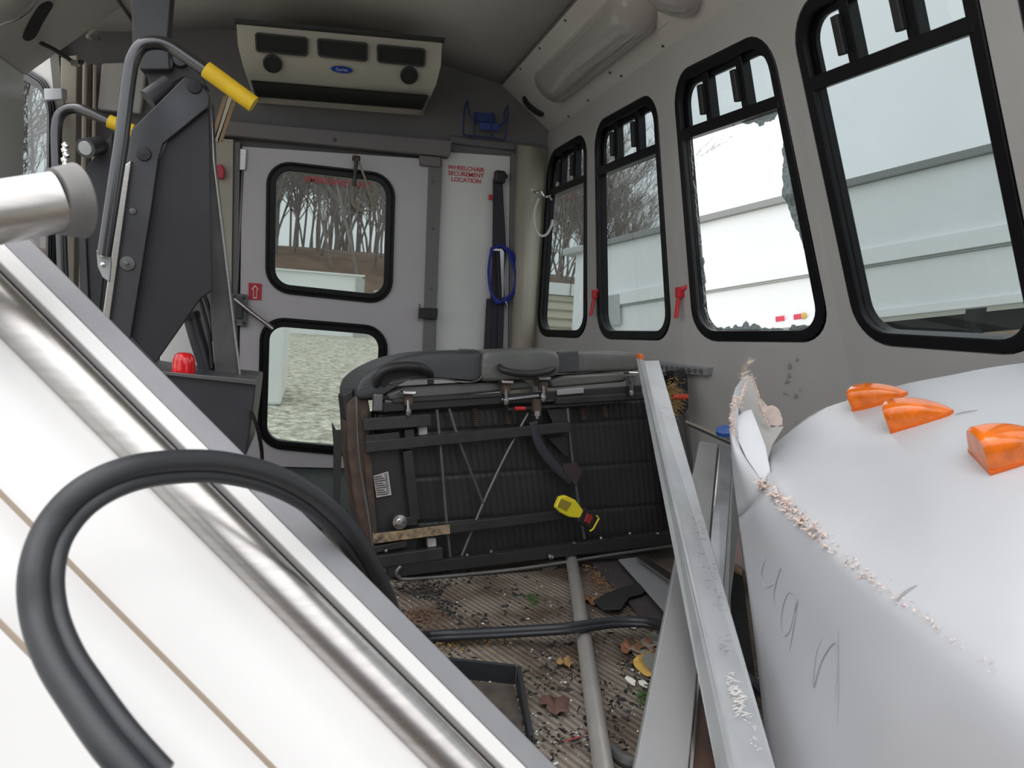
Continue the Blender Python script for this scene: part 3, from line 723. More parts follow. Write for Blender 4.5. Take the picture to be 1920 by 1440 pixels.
# white cord by the first side window
t=thing('tie_cord', at(1018,440,3.6), 'loose white cord with hook hanging at the rearmost side window', 'cord')
M['wcord']=mat('white_cord',(.62,.60,.56),.6)
b=MB(); b.tube(smooth_path([at(x,y,3.5) for x,y in ((1010,372),(1002,395),(1003,425),(1012,441),(1024,440),(1033,425),(1036,412))],6),.006,8); b.build('cord', M['wcord'], t, smooth=True)
b=MB(); b.tube(smooth_path([at(x,y,3.5) for x,y in ((995,354),(1001,361),(1012,359),(1020,368),(1030,368),(1035,375))],5),.006,8); b.build('hook', M['chrome'], t, smooth=True)
# ------------------------------------------------------------------ left: open lift door leaf outside
hp=V((XL-.04,3.76,0)); hd_=V((-.6,.8,0)).normalized(); ln=V((.8,.6,0))
if ln.dot(CAM-hp)<0: ln=-ln
def LP(px,py,h=0.): return onp(px,py,hp+ln*h,ln)
pT=hp+V((0,0,2.2)); W0=1.35
PLd=Patch(pT+hd_*W0, pT, hp, hp+hd_*W0)
wq=[LP(26,108),LP(118,166),LP(114,560),LP(24,560)]
PWl=Patch(*wq)
mb=MB(); holes=[[inv_bilin(PLd.c,q) for q in PWl.loop(rrect(PWl.W,PWl.H,.16,.02))]]
holed(mb, lambda a,b: PLd.c[0].lerp(PLd.c[1],a).lerp(PLd.c[3].lerp(PLd.c[2],a),b), holes, 8, 12)
ldoor=mb.build('lift_door', M['wall']); md=ldoor.modifiers.new('s','SOLIDIFY'); md.thickness=.035; md.offset=0
tag(ldoor,'white outward opened lift door leaf with black framed window at far left','door')
fr=add_frame('window_frame', PWl, .16, .05, .02, parent=ldoor, h0=.02)
g=MB(); g.poly(PWl.loop(rrect(PWl.W,PWl.H,.16,.06),0)); g.build('pane', M['glass'], fr)
b=MB(); b.prism([LP(92,168,.05),LP(126,168,.05),LP(127,188,.05),LP(93,190,.05)], ln*.02); b.build('clip', M['alumgrey'], ldoor, bevel=.003)
# conduits in the rear left corner
for k,(x,m,r) in enumerate(((158,'beige',.010),(168,'brownrust',.006),(176,'beige',.007))):
    b=MB(); b.tube([at(x+2,118+2*k,3.6),at(x-1,300,3.6),at(x-6,560,3.6),at(x-14,900,3.6)],r,8)
    tag(b.build('conduit', M[m], smooth=True), ['thin beige pipe leftmost of the vertical pipes in rear left corner','dark brown wire middle of the pipes in rear left corner','thin beige pipe rightmost of the vertical pipes in rear left corner'][k], 'pipe')
b=MB(); b.prism([at(182,205,3.68),at(262,212,3.68),at(275,115,3.68),at(190,118,3.68)],V((0,.04,0))); tag(b.build('access_cover', M['ceil'], bevel=.008),'grey access cover behind the lift on the rear left wall','cover')
b=MB(); b.tube(smooth_path([at(x,y,3.3) for x,y in ((75,80),(100,92),(125,108),(140,118),(150,116),(156,118))],5),.008,8)
t=tag(b.build('wiring_harness', M['vinylblk'], smooth=True),'dark wiring along the top edge of the lift doorway','wiring')
b=MB(); b.obox(at(141,119,3.29),V((.012,0,0)),V((0,.01,0)),V((0,0,.01))); b.build('connector', M['chrome'], t)

# ------------------------------------------------------------------ wheelchair lift
t=thing('wheelchair_lift', at(350,700,2.6)+V((0,0,-.6)), 'folded wheelchair lift with dark side plates and yellow grips beside rear door', 'wheelchair lift')
L0=WO[t.name]
def LF(px,py,y): return at(px,py,y)
def plate(nm, pts, y, th, m, bev=.003, par=t, lean=None):
    b=MB(); q=[LF(px,py,y) for px,py in pts]; b.prism(q, V((0,th,0))); return b.build(nm,m,par,bevel=bev)
plate('ceiling_bracket', [(245,-30),(322,-30),(314,70),(318,130),(262,130),(248,80)], 2.45, .06, M['gunmetal'])
plate('gusset_plate', [(392,183),(398,545),(376,560),(292,680),(235,620),(283,390),(297,300),(320,250)], 2.42, .012, M['darkplate'])
ch=plate('arm', [(346,144),(372,150),(393,180),(391,200),(305,270),(296,300),(284,385),(240,660),(192,600),(238,300),(246,243)], 2.40, .015, mat('worn_painted_arm',(.09,.09,.10),.4,metal=.5,noise_amt=.35,nscale=7))
plate('arm_flange', [(232,310),(246,300),(205,600),(191,598)], 2.385, .03, M['steel'])
for (x,y) in ((270,289),(365,163)):
    b=MB(); b.lathe(LF(x,y,2.40),V((0,-1,0)),[(0,.02),(.006,.018),(.008,0)],16); b.build('pivot_bolt', M['darkplate'], ch, smooth=True)
b=MB(); b.lathe(LF(239,494,2.40),V((0,-1,0)),[(0,.022),(.005,.020),(.006,.006),(.009,.005),(.010,0)],20); b.build('pivot_bolt', M['midsteel'], ch, smooth=True)
b=MB(); b.lathe(LF(249,396,2.40),V((0,-1,0)),[(0,.011),(.004,.009),(.005,0)],12); b.build('screw', M['midsteel'], ch)
plate('rear_gusset_plate', [(212,248),(205,380),(198,480),(190,560),(182,640),(150,600),(147,332)], 2.78, .015, M['darkplate'])
plate('rear_arm', [(147,420),(160,418),(170,640),(150,640)], 2.77, .02, M['gunmetal'])
# upright post
pst=plate('upright_post', [(388,178),(396,190),(401,300),(425,500),(449,712),(404,712),(392,545)], 2.60, .07, M['midsteel'])
plate('post_highlight', [(396,190),(402,300),(426,500),(452,712),(448,712),(422,500),(399,300)], 2.58, .02, M['steel'], par=pst)  # bright steel strip drawn in as the highlight along the post
# handrails
def pipe(pts, r, m, nm, par, n=14): b=MB(); b.tube(smooth_path(pts,8),r,n); return b.build(nm,m,par,smooth=True)
M['railm']=mat('dark_chrome_rail',(.11,.11,.115),.22,metal=.9)
hr=pipe([LF(195,480,2.25),LF(210,380,2.25),LF(228,260,2.25),LF(243,140,2.25),LF(252,105,2.25),LF(268,85,2.25),LF(295,80,2.25),LF(320,87,2.25),LF(352,108,2.25),LF(395,138,2.25)],.0175,M['railm'],'handrail',t)
pipe([LF(386,130,2.25),LF(430,162,2.25),LF(476,196,2.25)],.0225,M['yellow'],'grip',hr)['label']='yellow foam grip'
b=MB(); b.prism([LF(x,y,2.27) for x,y in ((180,468),(207,466),(208,495),(205,530),(192,520),(183,500))],V((0,.012,0))); b.build('pivot_bracket', M['alumgrey'], hr, bevel=.003)
b=MB(); 
for y in (478,496): b.lathe(LF(193,y,2.27),V((0,-1,0)),[(0,.008),(.004,.006),(.005,0)],10)
b.build('bolt', M['chrome'], hr)
hr2=pipe([LF(118,520,2.75),LF(113,400,2.75),LF(107,300,2.75),LF(106,240,2.75),LF(115,212,2.75),LF(138,203,2.75),LF(170,212,2.75),LF(208,230,2.75)],.0165,M['railm'],'handrail',t)
pipe([LF(204,227,2.75),LF(225,236,2.75),LF(250,246,2.75)],.021,M['yellow'],'grip',hr2)['label']='yellow foam grip'
b=MB()
for k in range(7): b.lathe(LF(124+random.uniform(-3,3),272+k*9,2.72),V((.3,-1,.2)),[(0,.012),(.010,.008),(.011,0)],7)
b.build('clamp', M['chrome'], hr2)
# motor bracket
mo=plate('motor_bracket', [(272,118),(300,108),(350,112),(372,132),(390,165),(345,145),(300,170),(285,190)], 2.48, .05, M['vinylblk'])
b=MB(); b.lathe(LF(310,119,2.47),V((0,-1,0)),[(0,.022),(.01,.022),(.012,.014),(.006,.012),(.005,0)],20); b.lathe(LF(338,113,2.47),V((0,-1,0)),[(0,.02),(.01,.018),(.012,0)],16); b.build('motor_cap', M['gunmetal'], mo, smooth=True)
b=MB(); b.tube([LF(278,187,2.42),LF(318,158,2.44)],.028,16); b.build('work_light', M['gunmetal'], mo, smooth=True)
b=MB(); b.tube([LF(160,278,2.70),LF(186,272,2.78)],[.030,.027],18); wl=b.build('work_light', M['gunmetal'], t, smooth=True)
dl=(LF(160,278,2.70)-LF(186,272,2.78)).normalized()
b=MB(); b.lathe(LF(160,278,2.70),dl,[(0,.022),(.003,.020),(.004,0)],18); b.build('lens', M['alumgrey'], wl)
# hydraulic cylinder
hc=pipe([LF(357,585,2.66),LF(372,640,2.66),LF(394,706,2.66)],.026,M['gunmetal'],'hydraulic_cylinder',t)
b=MB(); b.tube([LF(356,588,2.66),LF(359,598,2.66)],.031,16); b.build('collar', M['darkplate'], hc, smooth=True)
for (a,c) in (((371,548),(398,690)),((380,545),(400,640))):
    pipe([LF(*a,2.62),LF((a[0]+c[0])/2+6,(a[1]+c[1])/2,2.62),LF(*c,2.62)],.006,M['vinylblk'],'hose',t)
# base box
bx=plate('base_cover', [(240,690),(300,699),(480,716),(474,770),(462,853),(420,870),(250,860)], 2.42, .32, M['gunmetal'], .006)
plate('base_lip', [(300,696),(482,713),(481,722),(300,702)], 2.405, .01, M['midsteel'], par=bx, bev=.001)
plate('back_panel', [(300,640),(350,600),(395,706),(300,700)], 2.82, .02, M['white'])
b=MB(); b.tube(smooth_path([LF(470,770,2.4),LF(482,800,2.42),LF(490,840,2.5),LF(492,872,2.7)],6),.006,8); b.build('cable', M['vinylblk'], t)
# red beacon on base
c=LF(344,703,2.46); bn=thing('warning_beacon', c, 'red ribbed warning beacon on top of the lift base cover', 'beacon')
pr=[(0,.032),(.012,.033),(.045,.030),(.06,.026),(.066,.018),(.068,0)]
b=MB(); b.lathe(c, V((0,0,1)), pr, 24); ln_=b.build('lens', M['redlens'], bn, smooth=True)
b=MB()
for k in range(12):
    a=k*math.pi/6; u=V((math.cos(a),math.sin(a),0)); b.tube([c+u*.032+V((0,0,.012)), c+u*.030+V((0,0,.045)), c+u*.026+V((0,0,.058))],.0018,5)
b.build('rib', M['redlens'], ln_)
b=MB(); b.lathe(c, V((0,0,1)), [(-.006,.036),(.004,.036),(.006,.03)], 24); b.build('base', M['alumgrey'], bn)
# gold strip and red tab
t2=thing('trim_strip', at(400,250,3.0), 'thin tan strip leaning beside the yellow grip left of the air conditioner', 'strip')
for k,dx in enumerate((0,9,18)):
    b=MB(); b.bar(at(424+dx,180,3.0),at(398+dx*.8,266,3.0),V((.0095,0,.004)),V((0,.004,0))); b.build('slat', [M['wood'],M['beige'],M['wood']][k], t2)
b=MB(); b.prism([at(405,310,3.66),at(416,307,3.66),at(421,320,3.66),at(418,335,3.66),at(406,333,3.66)],V((0,.045,0))); t3=tag(b.build('release_tab', mat('red_tab',(.55,.03,.06),.4), bevel=.004),'small red tab behind the lift post at door frame','tab')

# ------------------------------------------------------------------ bench seat lying on its front edge
M['frame']=mat('black_painted_frame',(.036,.035,.035),.38,noise_amt=.3,nscale=18,spec=.5)
bl=at(735,1075,2.30); br=at(1262,1015,2.46)
bu=(br-bl); bu.z=0; bu.normalize(); bnv=V((bu.y,-bu.x,0)); 
if bnv.dot(CAM-bl)<0: bnv=-bnv
bnv=(bnv+V((0,0,.10))).normalized()
bnch=thing('bench_seat', (bl+br)/2+V((0,0,0)), 'overturned double bench seat with dark quilted vinyl and exposed black frame', 'bench seat')
bvv=bnv.cross(bu).normalized(); 
if bvv.z<0: bvv=-bvv
def B(px,py,w=0.): return onp(px,py,bl+bnv*w,bnv)
def bplate(nm,pts,w,th,m,bev=.003,par=None,sm=False):
    b=MB(); b.prism([B(x,y,w) for x,y in pts], -bnv*th); return b.build(nm,m,par or bnch,bevel=bev,smooth=sm)
def bbar(nm,p,q,w,wd,th,m,par=None,bev=.002):
    P_,Q=B(*p,w),B(*q,w); d=(Q-P_).normalized(); s=d.cross(bnv).normalized(); b=MB(); b.bar(P_,Q,s*wd/2,bnv*th/2); return b.build(nm,m,par or bnch,bevel=bev)
def brod(nm,pts,w,r,m,par=None,n=10):
    b=MB(); b.tube(smooth_path([B(x,y,w) for x,y in pts],5),r,n); return b.build(nm,m,par or bnch,smooth=True)
# quilted pad built as a surface with channels running up and seams across
pc=[B(700,772),B(1246,742),B(1270,1018),B(748,1062)]
rows=[]; NU,NV=276,90
seams=[.02,.15,.44,.73,.985]
for j in range(NV+1):
    v=j/NV; r=[]
    for i in range(NU+1):
        u=i/NU; p=pc[0].lerp(pc[1],u).lerp(pc[3].lerp(pc[2],u),v)
        h=.0016*abs(math.sin(math.pi*u*46))**.5
        sd_=min(abs(v-s) for s in seams); k=min(1,(sd_/.016))
        h=h*k+.005*(math.sqrt(k) if k<1 else 1)
        ed=min(u,1-u)/.03; h-= .03*(1-min(1,ed))**2
        r.append(p+bnv*(h-.008))
    rows.append(r)
b=MB(); b.grid(rows)
pad=b.build('quilted_cushion', mat('quilted_black_vinyl',(.030,.030,.031),.46,noise_amt=.2,nscale=10,spec=.5), bnch, smooth=True)
b=MB(); b.prism([q-bnv*.012 for q in pc], -bnv*.09); b.build('cushion_back', M['darkvinyl'], bnch, bevel=.02)
# left end plate (armrest side) and frame members
b=MB(); q=[B(648,760,.0),B(668,742,.02),B(690,745,.02),B(700,800,.02),B(716,1060,.02),B(700,1040,.02),B(668,960,.0),B(652,850,.0)]; b.prism(q,-bnv*.10); b.build('side_panel', M['brownrust'], bnch, bevel=.006)
brod('panel_edge', [(668,745),(674,860),(690,960),(704,1050)], .035, .004, M['midsteel'])
b=MB(); b.prism([B(642,740,.0),B(664,728,.0),B(664,760,.0),B(648,790,.0)],-bnv*.08); b.build('corner_pad', M['vinylblk'], bnch, bevel=.006)
bplate('base_plate', [(686,842),(762,838),(775,860),(786,1000),(780,1040),(704,1048)], .022, .012, M['frame'])
bplate('base_plate_edge', [(676,770),(690,770),(712,1055),(698,1052)], .034, .03, M['brownrust'])
bbar('cross_bar',(685,838),(1068,800),.052,.033,.02,M['frame'])
cb=bbar('cross_bar',(700,1009),(1062,963),.052,.030,.02,M['frame'])
bbar('rust_patch',(700,1009),(842,991),.053,.029,.0205,M['rustbar'],par=cb,bev=.001)['label']='yellowish rust at the left end of the bar'
bbar('short_bar',(680,796),(806,787),.056,.036,.03,M['frame'])
bbar('short_bar',(684,823),(748,816),.045,.022,.02,M['frame'])
bbar('short_bar',(708,1052),(828,1036),.056,.036,.03,M['frame'])
bbar('short_bar',(700,1030),(762,1018),.045,.02,.02,M['frame'])
bbar('upright_bar',(763,845),(778,975),.042,.030,.02,M['frame'])
bbar('upright_bar',(766,805),(768,842),.048,.03,.02,M['frame'])
bbar('link_plate',(745,978),(782,977),.045,.026,.012,M['frame'])
for (x,y) in ((793,808),(810,1018)): bplate('bolt_cap',[(x-8,y-8),(x+8,y-9),(x+9,y+7),(x-7,y+9)],.05,.02,M['tuft'],.003)
for pts in ([(819,768),(828,860),(836,960),(845,1052)],[(842,766),(862,830),(885,890),(906,944)],[(990,775),(950,850),(906,944),(862,1052)],[(1064,765),(1072,850),(1084,940),(1096,1010)]):
    brod('rod', pts, .04, .0052, M['midsteel'])
# top rails, hinge blocks
bbar('top_rail',(716,764),(1200,730),.045,.028,.02,M['vinylblk'])
bbar('top_rail',(735,752),(940,740),.052,.012,.02,M['frame'])
bbar('top_rail',(1040,752),(1202,742),.052,.022,.02,M['frame'])
bbar('top_rail',(950,768),(1150,754),.050,.010,.012,M['vinylblk'])
bbar('slide_bar',(940,750),(1010,742),.06,.009,.012,M['chrome'])['label']='bright steel slide bar'
bbar('lever_plate',(1044,736),(1094,732),.062,.018,.006,M['alumgrey'])
bplate('seat_strip',[(722,738),(760,726),(985,713),(1000,728),(860,742),(730,752)],.03,.14,M['greyvinyl'],.008,sm=True)
bplate('seat_strip',[(1030,712),(1060,704),(1160,698),(1180,706),(1172,716),(1035,728)],.03,.14,M['greyvinyl'],.008,sm=True)
bplate('gusset',[(1025,768),(1068,765),(1068,800),(1040,800)],.04,.004,M['frame'],.001)
bplate('gusset',[(1028,822),(1068,818),(1072,860),(1060,856)],.035,.004,M['vinylblk'],.001)
# bottom rails
bbar('bottom_rail',(726,1070),(1275,1006),.05,.036,.035,M['vinylblk'])
bbar('bottom_rail',(745,1060),(1270,995),.045,.008,.03,M['frame'])
brod('front_tube',[(752,1062),(744,1072),(748,1082),(770,1086),(900,1075),(1010,1062),(1150,1040),(1275,1022)],.07,.0062,M['midsteel'])
bplate('hook_plate',[(1012,1058),(1052,1052),(1044,1064),(1026,1074),(1018,1070)],.068,.006,M['midsteel'],.001)
# hinge brackets & bolts
for i,(x,y) in enumerate(((765,742),(948,722),(1018,716),(1183,706))):
    b=MB(); b.obox(B(x,y+8,.06),bu*.012,bvv*.016,bnv*.014); hb=b.build('hinge_bracket', M['brownrust'] if i!=3 else M['midsteel'], bnch, bevel=.002)
    b=MB(); b.obox(B(x,y-6,.07),bu*.020,bvv*.005,bnv*.018); b.build('washer', M['chrome'], hb, bevel=.002)
    b=MB(); b.tube([B(x,y+8,.075),B(x+1,y+30,.075)],.006,8); b.lathe(B(x+1,y+32,.075),-bvv,[(-.01,.010),(.004,.010),(.010,.006),(.012,0)],10); b.build('bolt', M['chrome'], hb, smooth=True)
b=MB(); b.obox(B(708,755,.06),bu*.014,bvv*.026,bnv*.012); b.build('hinge_bracket', M['midsteel'], bnch, bevel=.004)
b=MB(); b.lathe(B(1006,760,.06),bvv,[(-.02,.016),(.02,.016)],14); hb=b.build('pivot_bush', M['brownrust'], bnch)
b=MB(); b.lathe(B(1007,777,.065),-bvv,[(-.012,.008),(-.011,.016),(.004,.016),(.005,.009),(.014,.008)],6); b.build('bolt', M['chrome'], hb)
b=MB(); b.lathe(B(748,978,.055),bnv,[(0,.022),(.012,.022),(.013,.012),(.02,.011),(.021,0)],20); b.build('knob', M['chrome'], bnch, smooth=True)
b=MB(); b.lathe(B(1031,1043,.075),bnv,[(0,.010),(.01,.009),(.012,0)],10); b.build('bolt', M['chrome'], bnch)
for (x,y) in ((723,1032),(875,1040),(920,1033),(1075,1018),(1180,1000),(1232,1000),(1126,1008)):
    b=MB(); b.lathe(B(x,y,.07),bnv,[(0,.006),(.006,.005),(.007,0)],8); b.build('bolt', M['chrome'], bnch)
# springs
for (x,y0,y1) in ((890,766,800),(949,762,796),(1090,758,788),(1131,755,782)):
    A_,B_=B(x,y0,.03),B(x+5,y1,.03); ax=(B_-A_); n_=64; pts=[]
    for k in range(n_+1):
        a=k/n_*8*2*math.pi; pts.append(A_+ax*(k/n_)+(bu*math.cos(a)+bnv*math.sin(a))*.009)
    b=MB(); b.tube(pts,.0018,5); b.build('spring', M['brownrust'], bnch)
b=MB(); b.tube([B(965,766,.06),B(984,766,.06)],.007,10); b.build('lever_tip', M['red'], bnch, smooth=True)['label']='red lever tip'
# sticker
lb=bplate('label_sticker',[(700,892),(728,884),(734,928),(706,933)],.030,.001,M['tuft'],0)
b=MB(); P=Patch(B(700,892,.031),B(728,884,.031),B(734,928,.031),B(706,933,.031))
for k in range(9): b.bar(P.p(P.W*.05,P.H*(.08+.1*k),.0),P.p(P.W*(.55+.1*(k%3)),P.H*(.12+.1*k),.0),P.v*.0012,P.n*.0003)
for k in range(11): b.bar(P.p(P.W*.72,P.H*(.07+.08*k),.0),P.p(P.W*.90,P.H*(.07+.08*k),.0),P.v*.0009,P.n*.0003)
b.build('print', M['vinylblk'], lb)
# belt strap across frame + buckle
def bstrap(nm, pts, w, wd, m, par=None):
    P_=[B(x,y,w) for x,y in pts]; P_=smooth_path(P_,5); b=MB(); rows=[]
    for i,p in enumerate(P_):
        d=(P_[min(i+1,len(P_)-1)]-P_[max(i-1,0)]).normalized(); s=d.cross(bnv).normalized(); rows.append([p-s*wd/2,p,p+s*wd/2])
    b.grid(rows); return b.build(nm,m,par or bnch,solid=.003,smooth=True)
bstrap('lap_strap',[(1000,790),(1010,830),(1035,868),(1075,905)],.062,.030,M['belt'])
bplate('strap_end',[(1055,870),(1082,868),(1092,885),(1080,912),(1058,885)],.066,.006,mat('dark_red_webbing',(.045,.03,.035),.7),.001)
bk=thing('seatbelt_buckle', B(1080,985,.09), 'yellow seat belt buckle with red button hanging on the bench frame', 'buckle')
WO[bk.name]=V(bk.location)
b=MB(); b.prism([B(x,y,.10) for x,y in ((1042,952),(1050,932),(1062,929),(1080,938),(1095,958),(1088,972),(1068,970),(1052,962))],-bnv*.022); b.build('cover', M['ybuckle'], bk, bevel=.005,seg=3)
b=MB(); b.prism([B(x,y,.103) for x,y in ((1053,935),(1072,943),(1062,958),(1046,950))],-bnv*.003); b.build('caution_print', mat('dark_yellow_print',(.30,.24,.03),.6), bk)
b=MB(); b.prism([B(x,y,.098) for x,y in ((1090,958),(1096,952),(1122,966),(1110,994),(1082,978))],-bnv*.018); b.build('body', M['vinylblk'], bk, bevel=.004)
b=MB(); b.prism([B(x,y,.104) for x,y in ((1102,962),(1113,968),(1106,984),(1096,978))],-bnv*.01); b.build('button', mat('dull_red',(.30,.03,.03),.5), bk, bevel=.002)['label']='red release button'
b=MB(); b.tube([B(1119,967,.105),B(1123,972,.105),B(1112,992,.105),B(1106,996,.105)],.003,8); b.build('trim_line', M['ybuckle'], bk)
# backrests: padded slabs running away from us on top
def cushion(nm, outline, w0, depth, m, infl=.03, par=None):
    # outline in pixels, closed; padded by rounding front edge
    b=MB(); n=len(outline); c=V((sum(x for x,y in outline)/n,sum(y for x,y in outline)/n,0)); loops=[]
    for (ins,w) in ((.16,w0+.012),(.05,w0+.004),(.0,w0-.02),(-.0,w0-depth*.5),(.0,w0-depth+.03),(.08,w0-depth)):
        loops.append([B(x+(c.x-x)*ins*.25,y+(c.y-y)*ins*1.4,w0)-bnv*(w0-w) for x,y in outline])
    vs=[[b.bm.verts.new(p) for p in L] for L in loops]
    for A_,B_ in zip(vs,vs[1:]):
        for i in range(n): b.bm.faces.new((A_[i],A_[(i+1)%n],B_[(i+1)%n],B_[i]))
    b.bm.faces.new(vs[0]); b.bm.faces.new(vs[-1][::-1])
    return b.build(nm,m,par or bnch,smooth=True,sub=2)
M['dkgreyv']=mat('charcoal_vinyl',(.055,.057,.062),.42,bump=.12,bscale=40)
def dens(L,k=2):
    R=[]
    for i in range(len(L)):
        a,b_=L[i],L[(i+1)%len(L)]
        for s in range(k): R.append((a[0]+(b_[0]-a[0])*s/k,a[1]+(b_[1]-a[1])*s/k))
    return R
br1=cushion('backrest', dens([(670,752),(667,735),(674,712),(700,690),(745,668),(800,657),(860,655),(908,655),(908,700),(900,717),(860,712),(800,710),(750,716),(722,730),(712,752)]), .03, .30, M['dkgreyv'])
cushion('backrest', dens([(905,655),(960,652),(1010,651),(1042,656),(1049,668),(1050,690),(1044,706),(1020,712),(950,716),(903,718),(902,690)]), .045, .30, M['greyvinyl'])['label']='grey vinyl backrest with dark grab handle'
cushion('backrest', dens([(1046,660),(1080,656),(1120,656),(1190,660),(1204,670),(1206,690),(1190,697),(1120,698),(1048,702)]), .01, .30, M['greyvinyl'])['label']='grey vinyl backrest behind the aluminium beam'
bplate('side_cover',[(1046,660),(1085,657),(1086,697),(1046,700)],.028,.02,M['dkgreyv'],.004)
brod('seam',[(860,655),(905,660),(908,690),(898,712),(870,717),(830,711),(770,712),(730,720)],.045,.0022,M['greyvinyl'])
def grab(pts,w,r):
    P_=smooth_path([B(x,y,w+dz) for x,y,dz in pts],6); n=len(P_)-1
    b=MB(); b.tube(P_,[r*(.55+.45*math.sin(math.pi*i/n)**.4) for i in range(n+1)],12); return b.build('grab_handle',M['vinylblk'],bnch,smooth=True)
grab([(706,724,0),(710,706,.02),(724,693,.03),(750,687,.03),(785,688,.03),(803,698,.01),(808,706,-.02)],.045,.014)
b=MB(); b.prism([B(x,y,.045) for x,y in ((708,722),(716,702),(740,694),(790,694),(800,704),(770,706),(735,712),(722,726))],-bnv*.01); b.build('handle_recess', mat('recess_black',(.008,.008,.01),.6), bnch)
grab([(936,686,-.01),(944,694,.02),(970,700,.03),(1000,701,.03),(1028,696,.02),(1040,690,-.01)],.075,.012)
# right end bracket
rb=bplate('end_bracket',[(1262,698),(1284,692),(1290,705),(1292,765),(1284,778),(1272,772),(1276,720),(1264,712)],.12,.04,M['vinylblk'],.006)
bplate('bracket_cap',[(1262,694),(1282,689),(1288,704),(1270,716)],.13,.05,M['frame'],.004,par=rb)
b=MB(); b.tube([B(1262,744,.15),B(1288,744,.15)],.009,10); b.build('end_lever', mat('orange_red_plastic',(.65,.07,.04),.4), bnch, smooth=True)['label']='red lever end'
bplate('end_leg',[(1262,775),(1280,775),(1296,900),(1288,905)],.10,.02,M['midsteel'],.002)
bplate('end_panel',[(1236,705),(1262,700),(1268,790),(1296,905),(1275,1010),(1258,1012)],.06,.03,M['vinylblk'],.004)
# loose black strap left of the bench
b=MB(); q=[(623,792),(630,806),(640,806),(641,830),(638,945),(626,945),(626,830)]; b.prism([B(x,y,.0) for x,y in q],-bnv*.01); b.build('dangling_strap', M['vinylblk'], bnch)
# straw tuft caught on the bracket
b=MB()
for k in range(700):
    c=B(1262+random.gauss(0,9),746+random.gauss(0,15),.145); d=V((random.gauss(0,1),random.gauss(0,1),random.gauss(-.2,1))).normalized(); L=random.uniform(.012,.035)
    s=d.orthogonal().normalized()*.0012; b.poly([c-s,c+s,c+d*L])
o=tag(b.build('straw_tuft', M['straw']),'tuft of dry straw caught at the right end of bench','straw'); o['kind']='stuff'
# perforated wall rail
p0,n0=onwall(1236,676,.05); 
q=[onwall(x,y,.05)[0] for x,y in ((1236,675),(1346,684),(1344,698),(1236,692))]
q=[V((q[0].x,q[0].y,q[0].z)),q[1],q[2],q[3]]
tr=thing('seat_track', q[3], 'slotted metal seat track rail fixed low on the right wall', 'rail')
P=Patch(*q); b=MB(); b.prism(P.loop([(0,0),(P.W,0),(P.W,P.H),(0,P.H)]),-P.n*.035); b.build('rail', M['alumgrey'], tr, bevel=.001)
b=MB()
for k in range(8):
    c=P.p(P.W*(.26+.095*k),P.H*.5,.0015); b.prism([c+P.u*.010*math.cos(a*math.pi/6)+P.v*.008*math.sin(a*math.pi/6) for a in range(12)],P.n*.001)
b.build('slot', mat('slot_dark',(.10,.10,.10),.6), tr)

# ------------------------------------------------------------------ aluminium beams
def beam(nm, tl, tr_, bl_, br_, m, label, cat, side=None, th=.04, par=None, bev=.003):
    # four (px,py,depth) corners of the facing side; th is depth behind
    A_=[at(*tl),at(*tr_),at(*br_),at(*bl_)]
    n=(A_[1]-A_[0]).cross(A_[3]-A_[0]).normalized()
    if n.dot(CAM-A_[0])<0: n=-n
    b=MB(); b.prism(A_,-n*th); o=b.build(nm,m,par,bevel=bev)
    return (tag(o,label,cat) if par is None else o), n, A_
bm0=thing('aluminium_beam', atz(1440,1500,0.02), 'long pale box section beam leaning on bench with orange top end', 'beam')
beam('web',(1207,676,2.24),(1236,675,2.26),(1391,1500,1.02),(1472,1500,1.04),M['beamw'],'','',th=.035,par=bm0)
A_=[at(1199,672,2.26),at(1209,676,2.235),at(1393,1500,1.015),at(1366,1500,1.06)]
b=MB(); b.prism(A_, V((.0,.03,0))); b.build('flange', mat('pale_extrusion_side',(.46,.48,.49),.3,metal=.2,noise_amt=.15,nscale=10), bm0, bevel=.002)
b=MB(); b.prism([at(1199,673,2.255),at(1209,676,2.25),at(1207,664,2.25),at(1199,664,2.255)],V((0,.03,0))); b.build('end_cap', M['orange'], bm0, bevel=.002)['label']='orange rusty end'
# scratches on beam
bA,bB=at(1207,676,2.235),at(1391,1500,1.012); bC,bD=at(1236,675,2.255),at(1472,1500,1.032)
def bmp(u,v): return bA.lerp(bB,v).lerp(bC.lerp(bD,v),u)
nb=(bC-bA).cross(bB-bA).normalized(); 
if nb.dot(CAM-bA)<0: nb=-nb
def beam_marks(nm, spec, m, lab):
    b=MB()
    for (u0,u1,v0,v1,k,ln_,wd) in spec:
        for _ in range(k):
            u=random.uniform(u0,u1); v=random.uniform(v0,v1); p=bmp(u,v)+nb*.0006; d=((bC-bA).normalized()*random.uniform(.5,1)+(bB-bA).normalized()*random.uniform(-.4,.7)).normalized()
            s=d.cross(nb)*wd; L=ln_*random.uniform(.4,1.3); b.poly([p-s*.4,p+d*L*.5-s,p+d*L,p+d*L*.5+s])
    o=b.build(nm,m,bm0); o['kind']='stuff'; o['label']=lab
beam_marks('scratches',[(.1,.8,.18,.26,10,.022,.0008),(.35,.85,.50,.72,60,.012,.0007),(.3,.6,.76,.8,12,.02,.0006)], mat('scratch_dark',(.16,.15,.15),.8), 'dark scratches')
beam_marks('scuffs',[(.25,.5,.83,.90,60,.02,.0010),(.5,.7,.88,.94,14,.008,.0008)], M['paper'], 'white scuffs')
beam('flat_extrusion',(1312,826,2.15),(1346,832,2.15),(1186,1460,1.14),(1290,1460,1.15),mat('satin_grey_extrusion',(.33,.33,.335),.4,metal=.2,noise_amt=.06,nscale=6),'wide flat grey extrusion passing behind the leaning pale beam','extrusion',th=.02)
